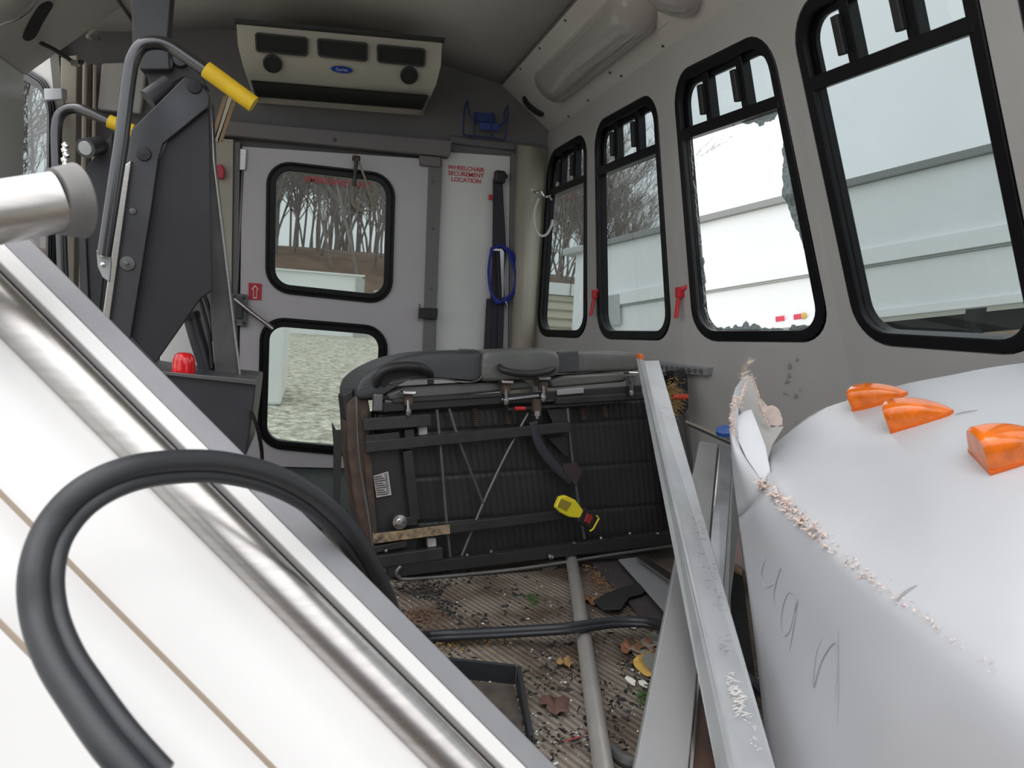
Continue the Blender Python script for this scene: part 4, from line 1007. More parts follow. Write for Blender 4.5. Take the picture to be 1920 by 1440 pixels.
ex=thing('dark_extrusion', atz(1330,1440,0.0), 'dark grey channel extrusion right behind the flat grey extrusion', 'extrusion')
beam('web',(1347,832,2.17),(1376,838,2.15),(1316,1180,1.56),(1352,1180,1.55),mat('channel_web',(.30,.31,.33),.35,metal=.5,noise_amt=.25,nscale=10),'','',par=ex,th=.02)
beam('rusty_channel',(1317,1180,1.555),(1353,1180,1.545),(1292,1460,1.16),(1362,1460,1.15),mat('rusty_dark_channel',(.045,.040,.042),.55,noise_amt=.5,nscale=12,col2=(.10,.055,.04)),'dark rust stained channel at the bottom between flat extrusion and pale beam','channel',th=.02)
beam('flange',(1376,838,2.15),(1392,940,2.05),(1350,1160,1.62),(1366,1160,1.62),M['alumgrey'],'','',par=ex,th=.01)
b=MB(); b.tube([at(1350,840,2.15),at(1322,1120,1.65),at(1296,1450,1.145)],.004,6); b.build('bead', M['steel'], ex)
# pinkish-grey second rail
beam('side_rail',(1350,1000,2.0),(1366,1000,2.0),(1362,1300,1.38),(1376,1300,1.38),mat('primer_rail',(.34,.30,.31),.5,noise_amt=.25,nscale=20),'primer grey rail between the beam and the white roof cap','rail',th=.02)
# thin strips top right of bench
st_=thing('metal_strip', at(1340,800,2.3), 'thin tarnished metal strip leaning behind extrusions against right wall', 'strip')
for k,(a,c) in enumerate((((1286,790),(1372,826)),((1290,796),(1378,836)))):
    b=MB(); b.bar(at(*a,2.25),at(*c,2.0),V((0,0,.004)),V((0,.004,0))); b.build('edge', M['midsteel'] if k else M['beige'], st_)
b=MB(); b.lathe(at(1362,812,2.0),V((-.3,-.2,1)),[(0,.03),(.012,.03),(.014,0)],14); tag(b.build('blue_cap', M['bluedk']),'small blue cap half hidden behind the torn roof cap','cap')
# floor: stainless pole
pl=thing('floor_pole', atz(1100,1250,0), 'stainless grab pole lying on the ribbed floor', 'pole')
b=MB(); pts=[atz(1070,1042,.02),atz(1082,1110,.02),atz(1104,1260,.02),atz(1136,1470,.02)]; b.tube(pts,.0195,18); b.build('tube', mat('satin_pole',(.50,.48,.46),.33,metal=.55,noise_amt=.1,nscale=20), pl, smooth=True)
# bottom foil curved strip
b=MB(); b.tube(smooth_path([atz(1150,1405,.01),atz(1170,1425,.012),atz(1210,1432,.01),atz(1300,1428,.01)],6),.012,8); tag(b.build('foil_strip', M['midsteel'], smooth=True),'crumpled grey strip at bottom centre end of the pole','strip')
# panels on floor right
def fpoly(nm,pts,z,th,m,label,cat,bev=.002):
    b=MB(); b.prism([atz(x,y,z) for x,y in pts],V((0,0,-th if z>th else -z*.9))); return tag(b.build(nm,m,bevel=bev),label,cat)
fpoly('dark_plank',[(1105,1050),(1175,1045),(1345,1200),(1300,1260)],.012,.01,mat('brown_black_board',(.05,.042,.045),.7,noise_amt=.3,nscale=20),'dark plank lying diagonally on floor right of the pole','plank')
fpoly('aluminium_sheet',[(1160,1048),(1198,1044),(1330,1130),(1260,1160)],.03,.008,M['alumgrey'],'flat aluminium strip lying on the dark plank behind beams','strip')
fpoly('aluminium_channel',[(1194,1044),(1208,1042),(1300,1100),(1290,1112)],.05,.01,M['steel'],'narrow bright channel beside the flat aluminium strip','channel')
fpoly('black_mat',[(1112,1125),(1140,1110),(1168,1100),(1205,1092),(1217,1100),(1205,1112),(1180,1118),(1165,1140),(1132,1142)],.026,.006,M['vinylblk'],'torn piece of black rubber lying right of the floor pole','rubber piece')
fpoly('grey_sheet',[(1180,1215),(1250,1165),(1250,1290),(1215,1260)],.01,.004,mat('sheet_olive',(.22,.22,.19),.6,noise_amt=.3,nscale=15),'grey green sheet scrap under the flat extrusion','sheet')
fpoly('carpet_pile',[(1340,1060),(1390,1060),(1420,1300),(1400,1440),(1330,1440)],.01,.008,mat('black_carpet',(.012,.012,.013),.95,bump=1.,bscale=70,noise_amt=.5,nscale=60),'black carpet scrap on the floor beside the roof cap','carpet')
fpoly('wood_splinter',[(1374,1052),(1392,1066),(1392,1074),(1372,1064)],.15,.01,M['wood'],'broken wood splinter beside the left face of roof cap','splinter')
fpoly('insulation_scrap',[(1370,975),(1388,975),(1392,1050),(1372,1040)],.14,.02,mat('pink_insulation',(.42,.30,.30),.9,bump=.6,bscale=90),'pinkish insulation scrap between the rails and roof cap','insulation')
# dark tray
t4=thing('floor_tray', atz(900,1350,0), 'black edged dark tray lying on the floor below the white panel', 'tray')
def F3(x,y,z): return atz(x,y,z)
b=MB(); b.prism([atz(780,1272,.006),atz(962,1286,.006),atz(985,1392,.006),atz(830,1460,.006)],V((0,0,.004))); b.build('tray_base', mat('tray_grime',(.035,.03,.027),.7,noise_amt=.5,nscale=25,col2=(.07,.055,.045)), t4)
e0,e1,e2,e3=atz(760,1262,.0),atz(966,1284,.0),atz(990,1398,.0),atz(800,1480,.0)
up=V((0,0,.045))
b=MB(); b.hexa([e0,e1,e1+up,e0+up],[q+V((0,.008,0)) for q in (e0,e1,e1+up,e0+up)]); b.build('rim', M['rubber'], t4, bevel=.002)
b=MB(); b.hexa([e1,e2,e2+up*.5,e1+up],[q+V((.010,0,0)) for q in (e1,e2,e2+up*.5,e1+up)]); b.build('rim', M['rubber'], t4, bevel=.002)
# ------------------------------------------------------------------ debris
def infloor(px,py):
    return atz(px,py,0)
spots=[]
b=MB(); g=MB()
def crumb(mb_,p,s):
    r=[p+V((random.gauss(0,s),random.gauss(0,s),0)) for _ in range(4)]; top_=p+V((0,0,s*1.1))
    c=p; r.sort(key=lambda q: math.atan2(q.y-c.y,q.x-c.x))
    vs=[mb_.bm.verts.new(q+V((0,0,.0005))) for q in r]; tv=mb_.bm.verts.new(top_)
    for i in range(4): mb_.bm.faces.new((vs[i],vs[(i+1)%4],tv))
for k in range(2600):
    if random.random()<.35: px,py=random.gauss(800,45),random.gauss(1120,30)
    elif random.random()<.5: px,py=random.uniform(740,1330),random.uniform(1080,1440)
    else: px,py=random.uniform(860,1330),random.gauss(1280,90)
    if py<1062 or py>1460: continue
    if noise.noise(V((px*.012,py*.02,1)))<-.12: continue
    crumb(b,infloor(px,py),random.choice((.0022,.003,.0045,.006)))
for k in range(700):
    px,py=random.uniform(740,1330),random.uniform(1080,1450)
    if random.random()<.4: px,py=random.gauss(955,50),random.gauss(1385,30)
    crumb(g,infloor(px,py),random.choice((.0015,.002,.003)))
o=tag(b.build('rubber_crumbs', M['crumb']),'black crumbs and grit scattered over the ribbed floor','debris'); o['kind']='stuff'
o=tag(g.build('glass_fragments', M['glassbit']),'tiny glass fragments scattered over the ribbed floor','broken glass'); o['kind']='stuff'
def scatter_pile(nm,cx,cy,sx,sy,n,m,lab,cat):
    b=MB()
    for k in range(n):
        p=infloor(random.gauss(cx,sx),random.gauss(cy,sy))+V((0,0,random.uniform(0,.012))); a=random.uniform(0,math.pi); d=V((math.cos(a),math.sin(a),random.uniform(-.2,.3)))*random.uniform(.004,.014); s=d.orthogonal().normalized()*random.uniform(.0008,.003)
        b.poly([p-s,p+s,p+d+s*.5,p+d-s*.5])
    o=tag(b.build(nm,m),lab,cat); o['kind']='stuff'
scatter_pile('leaf_litter',1125,1085,16,14,420,mat('brown_litter',(.20,.11,.06),.9,noise_amt=.5,nscale=90),'brown leaf litter piled between pole and dark plank','leaf litter')
scatter_pile('leaf_litter',860,1208,45,7,200,mat('tan_litter',(.24,.15,.06),.9,noise_amt=.4,nscale=80),'tan litter strewn along the black rubber seal','leaf litter')
scatter_pile('leaf_litter',785,1160,22,10,260,mat('brown_litter2',(.16,.09,.055),.9,noise_amt=.5,nscale=90),'brown litter beside the edge of white front panel','leaf litter')
scatter_pile('moss_clump',1000,1127,5,5,60,M['moss'],'small green moss clump on the open floor above the rubber seal','moss')
scatter_pile('moss_clump',1212,1310,8,8,70,M['moss'],'green moss clump against the flat grey extrusion','moss')
scatter_pile('moss_clump',1137,1075,3,4,30,M['moss'],'tiny green moss bit at upper edge of leaf litter','moss')
def leaf(px,py,sz,m,lab,a0):
    c=infloor(px,py); b=MB(); n=18; pts=[]
    for k in range(n):
        a=k/n*2*math.pi; r=sz*(.55+.45*abs(math.cos(2.5*(a))))*random.uniform(.85,1.1); pts.append(c+V((r*math.cos(a+a0),r*1.3*math.sin(a+a0),.006+.012*abs(math.sin(a*2+1)))))
    cc=b.bm.verts.new(c+V((0,0,.004))); vs=[b.bm.verts.new(p) for p in pts]
    for i in range(n): b.bm.faces.new((cc,vs[i],vs[(i+1)%n]))
    tag(b.build('dead_leaf',m,solid=.0012,smooth=True),lab,'leaf')
leaf(1110,1132,.030,M['leafo'],'orange dead leaf touching the right side of pole',.3)
leaf(1180,1222,.035,M['leafo'],'orange dead leaf left of the yellow curled leaf',1.2)
leaf(1212,1218,.032,M['leafo'],'orange dead leaf behind the yellow curled leaf',2.2)
leaf(1060,1250,.022,mat('tan_leaf',(.25,.15,.06),.8),'tan dead leaf on open floor left of pole',.7)
leaf(1040,1330,.035,mat('brown_leaf',(.10,.05,.04),.8),'dark brown dead leaf near bottom left of pole',.2)
b=MB(); b.tube(smooth_path([infloor(x,y)+V((0,0,z)) for x,y,z in ((1225,1215,.02),(1195,1228,.03),(1192,1245,.02),(1208,1265,.02),(1222,1278,.015))],6),[.004]*4+[.010]*21,8) if False else None
rows=[]
for k,(x,y,w_) in enumerate(((1226,1228,4),(1205,1232,8),(1193,1240,10),(1198,1252,11),(1210,1265,10),(1224,1276,7))):
    rows.append([infloor(x-w_,y+2)+V((0,0,.006)),infloor(x,y)+V((0,0,.016)),infloor(x+w_,y-2)+V((0,0,.006))])
b.grid(rows); tag(b.build('dead_leaf', M['leafy'], solid=.002, sub=1, smooth=True),'yellow curled strip of leaf beside the flat grey extrusion','leaf')
for i,(x,y) in enumerate(((1183,1281),(1207,1286),(1185,1177))):
    c=infloor(x,y); b=MB(); pts=[c+V((math.cos(a)*.012*random.uniform(.6,1.2),math.sin(a)*.02*random.uniform(.6,1.2),.004)) for a in [k*math.pi/4 for k in range(8)]]; b.prism(pts,V((0,0,.002)))
    tag(b.build('paper_scrap', M['paper']),['white scrap left one of two near the yellow leaf','white scrap right one of two near the yellow leaf','white scrap just under the black rubber seal'][i],'scrap')
for i,(x,y,m,l) in enumerate(((1072,1390,'red','thin red string bit on floor left of the pole foot'),)):
    b=MB(); b.tube([infloor(x-15,y+4)+V((0,0,.004)),infloor(x,y)+V((0,0,.005)),infloor(x+18,y-5)+V((0,0,.004))],.002,6); tag(b.build('string', mat('faded_red',(.25,.05,.05),.8)),l,'string')

# ------------------------------------------------------------------ front left wreck panel
PA,PB,PC=at(0,395,1.12),at(1042,1440,.86),at(0,1440,.70)
pD=(PB-PA).normalized(); pN_=(PB-PA).cross(PC-PA).normalized()
if pN_.dot(CAM-PA)<0: pN_=-pN_
pS=pN_.cross(pD); 
if pS.dot(PC-PA)<0: pS=-pS
def FP(px,py,h=0.): return onp(px,py,PA+pN_*h,pN_)
def S(px,py): return (FP(px,py)-PA).dot(pS)
L_=(PB-PA).length
def sweep(nm,prof,m,par,t0=-.55,t1=None,smooth=True,closed=True,bev=0,nseg=1):
    t1=t1 if t1 is not None else L_+.5
    b=MB(); A_=[PA+pD*t0+pS*s+pN_*h for s,h in prof]; B_=[PA+pD*t1+pS*s+pN_*h for s,h in prof]
    if closed: b.hexa(A_,B_)
    else: b.grid([A_,B_])
    return b.build(nm,m,par,smooth=smooth,bevel=bev)
s1=(S(0,452)+S(638,1095)+S(925,1407))/3; s2=(S(0,505)+S(638,1147)+S(903,1416))/3; s3=s2+.006
s4=(S(0,630)+S(638,1272)+S(773,1407))/3; s5=S(300,1222); s6=S(60,1225)
print('bands',s1,s2,s3,s4,s5,s6)
fp=thing('body_panel', FP(300,1100)-pN_*.05, 'wrecked white body panel with stainless trim slanting across the left foreground', 'body panel')
sweep('edge_strip',[(0,.0),(.004,.008),(s1-.002,.008),(s1,.0),(s1,-.03),(0,-.03)],M['alum'],fp,bev=.0015)
sweep('white_strip',[(s1,-.03),(s1+.001,.012),(s2-.001,.012),(s2,-.03)],M['offwhite'],fp,bev=.002)
rt=(s4-s3)/2; prof=[(s3+rt+rt*math.cos(math.pi+math.pi*k/16)*1.0, .0+rt*.9*math.sin(math.pi*k/16)) for k in range(17)]
sweep('trim_tube',prof+[(s4,-.03),(s3,-.03)],M['steel'],fp)
sweep('gap_strip',[(s2,-.03),(s2,.0),(s3,.0),(s3,-.03)],M['black'],fp)
def bowed(sa,sb,h0,h1,n=8,bulge=.012): return [(sa+(sb-sa)*k/n, h0+(h1-h0)*k/n+bulge*math.sin(math.pi*k/n)) for k in range(n+1)]
sweep('skin',bowed(s4,s5-.003,-.002,-.004)+[(s5-.003,-.04),(s4,-.04)],M['offwhite'],fp)
sweep('seam',[(s5-.003,-.04),(s5-.003,-.004),(s5,-.001),(s5+.003,-.004),(s5+.003,-.04)],M['seambrown'],fp)
sweep('skin',bowed(s5+.003,s6-.003,-.004,-.004)+[(s6-.003,-.04),(s5+.003,-.04)],M['offwhite'],fp)
sweep('seam',[(s6-.003,-.04),(s6-.003,-.004),(s6,-.002),(s6+.003,-.004),(s6+.003,-.04)],M['seambrown'],fp)
sweep('skin',bowed(s6+.003,s6+.5,-.004,-.03)+[(s6+.5,-.06),(s6+.003,-.05)],M['offwhite'],fp)
# steel pipe end
c0,c1=at(-60,408,.95),at(112,378,.99); ax=(c1-c0).normalized()
pe=thing('exhaust_pipe', (c0+c1)/2-V((0,0,.04)), 'short thick stainless pipe end with grey collar poking in at left edge', 'pipe')
r_=.034
b=MB(); b.tube([c0-ax*.2,c0,c1],r_,40); b.build('tube', M['steel'], pe, smooth=True)
ax2=(ax+V((0,.25,-.12))).normalized(); cm=mat('grey_cast_collar',(.20,.195,.19),.5,metal=.4,noise_amt=.3,nscale=15)
b=MB(); b.lathe(c1-ax2*.004, ax2, [(-.001,r_*.98),(0,r_+.003),(.024,r_+.009),(.027,r_+.006),(.027,r_-.004)], 40); b.build('collar', cm, pe, smooth=True)
# ------------------------------------------------------------------ rubber seal loop
pathpx=[(275,1480,.53),(205,1400,.55),(148,1320,.58),(98,1240,.61),(68,1155,.64),(64,1070,.66),(90,990,.69),(150,922,.71),(235,880,.74),(330,865,.78),(425,868,.82),(520,893,.86),(598,938,.90),(655,995,.95),(695,1055,1.0),(722,1110,1.06),(738,1150,1.15),(752,1185,1.30)]
pth=[at(x,y,d) for x,y,d in pathpx]
e=[atz(x,y,z) for x,y,z in ((790,1192,.03),(850,1188,.03),(950,1183,.035),(1060,1176,.055),(1150,1165,.05),(1215,1166,.06),(1275,1185,.09),(1330,1218,.06),(1380,1252,.05),(1425,1292,.03),(1450,1330,.02))]
full=smooth_path(pth+e,8)
sl=thing('rubber_seal', e[3], 'black double lobed rubber window seal looping over front panel and floor', 'rubber seal')
def rad(i,n,a,b_): return a+(b_-a)*i/n
n=len(full)-1
b=MB(); b.tube(full,[.0115]*(n+1),14); b.build('outer_lobe', M['rubber'], sl, smooth=True)
# inner lobe offset towards loop centre
cenp=at(400,1200,.9); off=[]
for i,p in enumerate(full):
    tdir=(full[min(i+1,n)]-full[max(i-1,0)]).normalized(); toC=(FP(400,1150)-p); vd=(p-CAM).normalized()
    k=tdir.cross(vd).normalized()
    if i<len(pth)*8-8:
        if k.dot(toC)<0: k=-k
    else: k=V((0,-.6,-.2)).normalized()
    off.append(p+k*.0145+ (CAM-p).normalized()*-.002)
b=MB(); b.tube(off,[.0075]*(n+1),12); b.build('inner_lobe', M['rubber'], sl, smooth=True)

# ------------------------------------------------------------------ fibreglass roof cap, right foreground
cr=[(1372,800,1.42),(1392,850,1.37),(1448,925,1.27),(1530,1000,1.14),(1640,1092,.99),(1760,1180,.86),(1920,1305,.72),(2080,1440,.62),(2240,1580,.55)]
CRs=smooth_path([at(*q) for q in cr],6)
si=[(1374,796,1.46),(1418,870,1.50),(1450,838,1.52),(1535,775,1.52),(1640,738,1.46),(1760,710,1.36),(1920,684,1.24),(2080,664,1.14),(2240,650,1.06)]
SIs=smooth_path([at(*q) for q in si],6)
le=[(1372,800,1.46),(1376,880,1.44),(1390,990,1.41),(1405,1100,1.38),(1418,1200,1.34),(1428,1290,1.30),(1438,1380,1.24),(1450,1460,1.18),(1462,1540,1.10)]
LEs=smooth_path([at(*q) for q in le],6)
cap=thing('roof_cap', at(1600,1440,1.0)-V((0,0,.1)), 'large broken white fibreglass roof cap filling the right foreground', 'roof cap')
rows=[]
n=len(CRs)
for i in range(n):
    r=[]; a,c=CRs[i],SIs[i]
    if i<14:
        pass
    for k in range(17):
        s=k/16; p=a.lerp(c,s); bulge=.05*math.sin(math.pi*s)*min(1,max(0,i-12)/18)
        nrm=(c-a).cross(CRs[min(i+1,n-1)]-CRs[max(i-1,0)]).normalized()
        if nrm.z<0: nrm=-nrm
        q=p+nrm*bulge+V((0,0,.004*noise.noise(p*9)))
        r.append(q)
    # roll over the far rim
    r.append(c+V((.015,.02,-.015))); r.append(c+V((.03,.03,-.06)))
    rows.append(r)
TR_=rows
rows=[]
for i in range(n):
    a,c=CRs[i],LEs[i]; r=[]
    for k in range(13):
        s=k/12; p=a.lerp(c,s); r.append(p+V((-.02,-.03,0))*math.sin(math.pi*s))
    r.append(c+V((.06,.08,-.02)))
    rows.append(r)
K0=11
b=MB(); b.grid(rows[:K0+1]); b.build('side_skin', M['fibre'], cap, smooth=True, solid=.006)
full_rows=[]
for i in range(K0,n):
    side=rows[i][::-1]; prof_=side[:-1]+TR_[i]
    # subdivide near the crest, then relax so the edge rolls over
    c0_=len(side)-1; seg=[]
    for q,q2 in zip(prof_,prof_[1:]): seg+= [q,q.lerp(q2,.5)]
    seg.append(prof_[-1]); ci=2*c0_; amt=int(10*min(1,max(0,(i-K0-6)/14)))
    for _ in range(amt): seg=[seg[0]]+[ (seg[k-1]+seg[k]*2+seg[k+1])/4 if abs(k-ci)<7 else seg[k] for k in range(1,len(seg)-1)]+[seg[-1]]
    full_rows.append(seg); CRs[i]=seg[ci]
b=MB(); b.grid(full_rows); b.build('shell', M['fibre'], cap, smooth=True, solid=.006)
# torn fibre along crest
b=MB()
def shard(b,p,s,elong=None):
    d=V((random.gauss(0,1),random.gauss(0,1),random.gauss(0,1))).normalized() if elong is None else (elong+V((random.gauss(0,.35),random.gauss(0,.35),random.gauss(0,.35)))).normalized()
    o1=d.orthogonal().normalized(); L=s*random.uniform(.6,1.6); w_=s*random.uniform(.15,.45) if elong is None else s*.05
    b.poly([p-o1*w_,p+o1*w_,p+d*L])
for k in range(900):
    i=int(12+abs(random.gauss(0,9))); i=min(i,n-2); p=CRs[i].lerp(CRs[i+1],random.random())+V((random.gauss(.003,.006),random.gauss(0,.005),random.gauss(.001,.005))); shard(b,p,.010 if i<20 else .006)
for k in range(260):
    i=random.randint(22,34); p=CRs[i].lerp(CRs[i+1],random.random())+V((random.gauss(0,.005),random.gauss(0,.004),.001+random.gauss(0,.002))); shard(b,p,.003)
o=b.build('torn_edge', M['torn'], cap); o['kind']='stuff'; o['label']='frayed pinkish torn fibreglass edge'
b=MB()
for k in range(320):
    i=random.uniform(14,n-2); j=int(i); p=SIs[j].lerp(SIs[j+1],i-j)+V((0,0,.002)); shard(b,p,random.choice((.003,.004,.009)),V((0,0,.8)))
o=b.build('rim_fibres', M['paper'], cap); o['kind']='stuff'
# torn upright flap
def CPt(px,py,d): return at(px,py,d)
FD=1.40
def flap(nm,px,d0,d1,m,th=.005,bev=.001):
    ymax=max(y for x,y in px); ymin=min(y for x,y in px)
    b=MB(); b.prism([at(x,y,d0+(d1-d0)*(y-ymin)/(ymax-ymin)) for x,y in px],V((.002,th,0))); return b.build(nm,m,cap,bevel=bev)
flap('flap_shell',[(1372,800),(1370,780),(1374,750),(1380,728),(1392,712),(1404,702),(1400,715),(1392,735),(1386,760),(1383,800),(1390,850),(1402,880),(1440,905),(1460,935),(1430,930),(1395,890),(1380,850)],1.47,1.36,M['fibre'],.008)
flap('flap_backing',[(1400,716),(1407,704),(1413,712),(1424,745),(1432,780),(1446,802),(1470,800),(1448,835),(1438,870),(1444,900),(1420,880),(1400,800),(1388,770)],1.52,1.40,M['wall'],.006)
flap('flap_inner',[(1382,782),(1395,772),(1409,768),(1420,795),(1436,838),(1444,880),(1440,908),(1424,895),(1400,860),(1384,825)],1.46,1.34,mat('white_resin',(.72,.73,.76),.3,bump=.9,bscale=55,stretch=(1,1,.5)),.005)
# foam edges
def strip_torn(nm,px,d0,r):
    b=MB(); P_=smooth_path([at(x,y,d0) for x,y in px],5)
    for p in P_:
        for k in range(10): shard(b,p+V((random.gauss(0,r*.6),random.gauss(0,r*.4),random.gauss(0,r*.6))),r*1.6)
    b.tube(P_,[r*(.8+.5*noise.noise(p*90)) for p in P_],7); return b.build(nm,M['torn'],cap)
strip_torn('torn_fibre',[(1380,745),(1374,775),(1375,810),(1384,850),(1396,875),(1412,895)],1.40,.004)
strip_torn('torn_fibre',[(1404,706),(1396,725),(1390,745),(1386,765)],1.44,.003)
strip_torn('torn_fibre',[(1410,705),(1420,735),(1430,770),(1442,800)],1.45,.0028)
strip_torn('torn_fibre',[(1425,905),(1435,915),(1450,918),(1462,928)],1.29,.006)
b=MB(); fx=[(1428,748),(1436,758),(1442,763),(1452,761),(1462,768),(1466,780),(1468,797),(1458,800),(1446,798),(1438,785),(1432,770)]
b.prism([at(x+random.uniform(-1,1),y+random.uniform(-1,1),1.47) for x,y in dens(fx,4)],V((0,.006,0))); b.build('fibre_tuft', M['torn'], cap, bevel=.001)
b=MB()
for k in range(90):
    x=random.gauss(1392,4)+ (740-710)*.0; s=random.random(); p=at(1388+14*s+random.gauss(0,2.5),712-34*s+random.gauss(0,3),1.44); shard(b,p,.014,V((.35,0,1)))
for k in range(60): p=at(random.gauss(1406,4),random.gauss(708,8),1.44); shard(b,p,.008,V((0,0,1)))
o=b.build('frayed_strands', mat('resin_strands',(.75,.68,.55),.6), cap); o['kind']='stuff'
# scratches/gouges
def top_at(px,py,h=.0):      # first hit of the cap skin from the camera
    from mathutils.bvhtree import BVHTree
    global _bvh
    if '_bvh' not in globals():
        tv=[];tf=[]
        for nm in ('shell','side_skin'):
            ob=[c for c in cap.children if c.name.startswith(nm)][0]; base=len(tv); tv+= [v.co+WO[ob.name] for v in ob.data.vertices]; tf+=[[base+i for i in p.vertices] for p in ob.data.polygons]
        _bvh=BVHTree.FromPolygons(tv,tf)
    hit,nrm,_,_=_bvh.ray_cast(CAM,ray(px,py))
    if hit is None: hit=at(px,py,1.1); nrm=V((0,0,1))
    if nrm.dot(CAM-hit)<0: nrm=-nrm
    return hit+nrm*h,nrm
def gouge(nm,pts,wd,m):
    P_=smooth_path([top_at(x,y,.0045)[0] for x,y in pts],5); b=MB(); n_=len(P_)-1; rows=[]
    for i,p in enumerate(P_):
        d=(P_[min(i+1,n_)]-P_[max(i-1,0)]).normalized(); s=d.cross((CAM-p).normalized()).normalized(); w_=wd*math.sin(math.pi*(i+.5)/(n_+1)); rows.append([p-s*w_,p+s*w_])
    b.grid(rows); return b.build(nm,m,cap)
gouge('gouge',[(1790,782),(1806,778),(1834,773)],.0022,M['ink']); gouge('gouge',[(1685,1130),(1700,1115),(1722,1100)],.003,M['ink'])
gouge('crack',[(1576,1180),(1577,1260),(1575,1360)],.0010,M['ink']); gouge('crack',[(1494,1148),(1499,1132),(1500,1122)],.0015,M['ink'])
# faint handwriting strokes on the side face: "Clean"-like loops
M['grime']=mat('faint_marker',(.33,.335,.36),.6)
for pts in ([(1440,1045),(1432,1075),(1440,1100),(1455,1095)],[(1462,1080),(1468,1065),(1460,1090),(1455,1120),(1462,1150)],[(1498,1118),(1482,1112),(1470,1150),(1472,1190),(1486,1180),(1498,1120)],[(1500,1128),(1492,1180),(1484,1222)],[(1548,1192),(1534,1230),(1530,1290),(1545,1240),(1570,1205),(1576,1240),(1568,1320)]):
    gouge('marker_stroke',pts,.0011,M['grime'])
# ------------------------------------------------------------------ amber marker lights
def marker(tail, nose, topy, wd, label):
    # tail = blunt end base px, nose = pointed end base px
    p0,n0=top_at(*tail); p1,n1=top_at(*nose)
    nn=(n0+n1).normalized(); ax=(p1-p0); L=ax.length; ax.normalize(); sd_=ax.cross(nn).normalized(); nn=sd_.cross(ax).normalized()
    if nn.dot(CAM-p0)<0 and nn.z<0: nn=-nn
    t=thing('marker_light', p0, label, 'light', 'amber marker lights on the roof cap')
    if nn.z<0: nn=-nn
    rows=[]; N=16; NS=18
    for i in range(NS+1):
        s=i/NS; 
        hgt=topy*(1-s**2.2)*(1 if s>.04 else .93); w_=wd*(1-s**2.6)**.6*(1 if s>.05 else .92)
        r=[]
        for k in range(N+1):
            a=math.pi*k/N; cx=math.cos(a); sy=math.sin(a); ex=.55
            r.append(p0+ax*(L*s-(.10*hgt if i==0 else 0)*0)+sd_*(w_*math.copysign(abs(cx)**ex,cx))+nn*(.008+max(hgt,.001)*abs(sy)**ex))
        rows.append(r)
    # blunt tail face closes
    c=p0+nn*(.008+topy*.45)-ax*.002
    tail_=[[c]*(N+1)]
    b=MB(); b.grid(rows)
    b.bm.faces.new([b.bm.verts.new(q) for q in rows[0]])
    bmesh.ops.remove_doubles(b.bm, verts=b.bm.verts, dist=1e-5)
    lens=b.build('lens', M['amber'], t, smooth=True)
    out=[]
    for i in range(NS+1):
        s=i/NS; out.append((L*s,wd*(1-s**2.6)**.6*1.05))
    lp=[p0+ax*(x)+sd_*w_ for x,w_ in out]+[p0+ax*x-sd_*w_ for x,w_ in out[::-1][1:]]
    b=MB(); b.prism([q+nn*.001 for q in lp], nn*.009); b.build('base', M['amberbase'], t, smooth=True)
    b=MB(); b.prism([q-nn*.004 for q in lp], nn*.006); b.build('gasket', M['vinylblk'], t)
    # ribbing inside the lens edge
    for f in ():
        b=MB(); i=int(f*NS); b.tube([q+nn*.0003 for q in rows[i]],.0008,5); b.build('lens_rib', M['amberbase'], lens)
marker((1606,765),(1704,742),.042,.028,'amber marker light furthest back on the roof cap partly behind another')
marker((1673,803),(1790,776),.048,.031,'amber marker light in the middle of the three on roof cap')
marker((1836,872),(1985,832),.056,.037,'amber marker light nearest the camera cut by right frame edge')

# wall scuffs
b=MB()
for k in range(11):
    x=random.gauss(1492,12); y=random.gauss(720,26); p,nn=onwall(x,y,.023); s=random.uniform(.004,.010); b.poly([p+V((0,s,0)),p+V((0,-s,s*.4)),p+V((0,0,s*1.6))])
o=tag(b.build('scuff_marks', mat('brown_scuff',(.30,.27,.24),.9)),'brown scuff marks on the wall below the broken side window','marks'); o['kind']='stuff'

# ------------------------------------------------------------------ outside
GZ=-.9
mb=MB(); mb.grid([[V((x,y,GZ)) for x in (-60,-10,10,60)] for y in (-40,0,20,41)]); o=struct(mb.build('ground', M['gravel']))
mb=MB(); rows=[]
for y,z in ((38,GZ-.05),(42,.6),(48,2.6),(60,3.8),(90,5.5)):
    rows.append([V((x,y+2*math.sin(x*.07),z+.4*math.sin(x*.11+1))) for x in range(-90,130,8)])
mb.grid(rows); struct(mb.build('hillside', M['hill'], smooth=True))
# trees
def tree_mesh(seed):
    rnd=random.Random(seed); b=MB()
    def grow(p,d,L,r,lvl):
        pts=[p]; rr=[r]; q=p; dd=d.copy(); seg=4 if lvl<2 else 3
        for k in range(seg):
            dd=(dd+V((rnd.gauss(0,.10),rnd.gauss(0,.10),rnd.gauss(.03,.06)))).normalized(); q=q+dd*(L/seg); pts.append(q); rr.append(r*(1-.55*(k+1)/seg))
        b.tube(pts,rr,5 if lvl<2 else 3,cap=False)
        if lvl>=4: return
        nb_=[9,5,4,3][lvl]
        for k in range(nb_):
            f=rnd.uniform(.3 if lvl==0 else .2,1); i=min(int(f*seg),seg-1); pp=pts[i].lerp(pts[i+1],f*seg-i)
            az=rnd.uniform(0,2*math.pi); sp=rnd.uniform(.35,.8); nd=(dd*1.0+V((math.cos(az),math.sin(az),rnd.uniform(-.1,.4)))*sp).normalized()
            grow(pp,nd,L*rnd.uniform(.38,.55),max(r*(1-.6*f)*.5,.012),lvl+1)
    grow(V((0,0,-.3)),V((rnd.gauss(0,.04),rnd.gauss(0,.04),1)).normalized(),9.5,.11,0)
    o=b.build('bare_tree', M['bark'], origin=V((0,0,0))); return o
protos=[tree_mesh(s) for s in (3,8,15,21)]
used=[False]*4
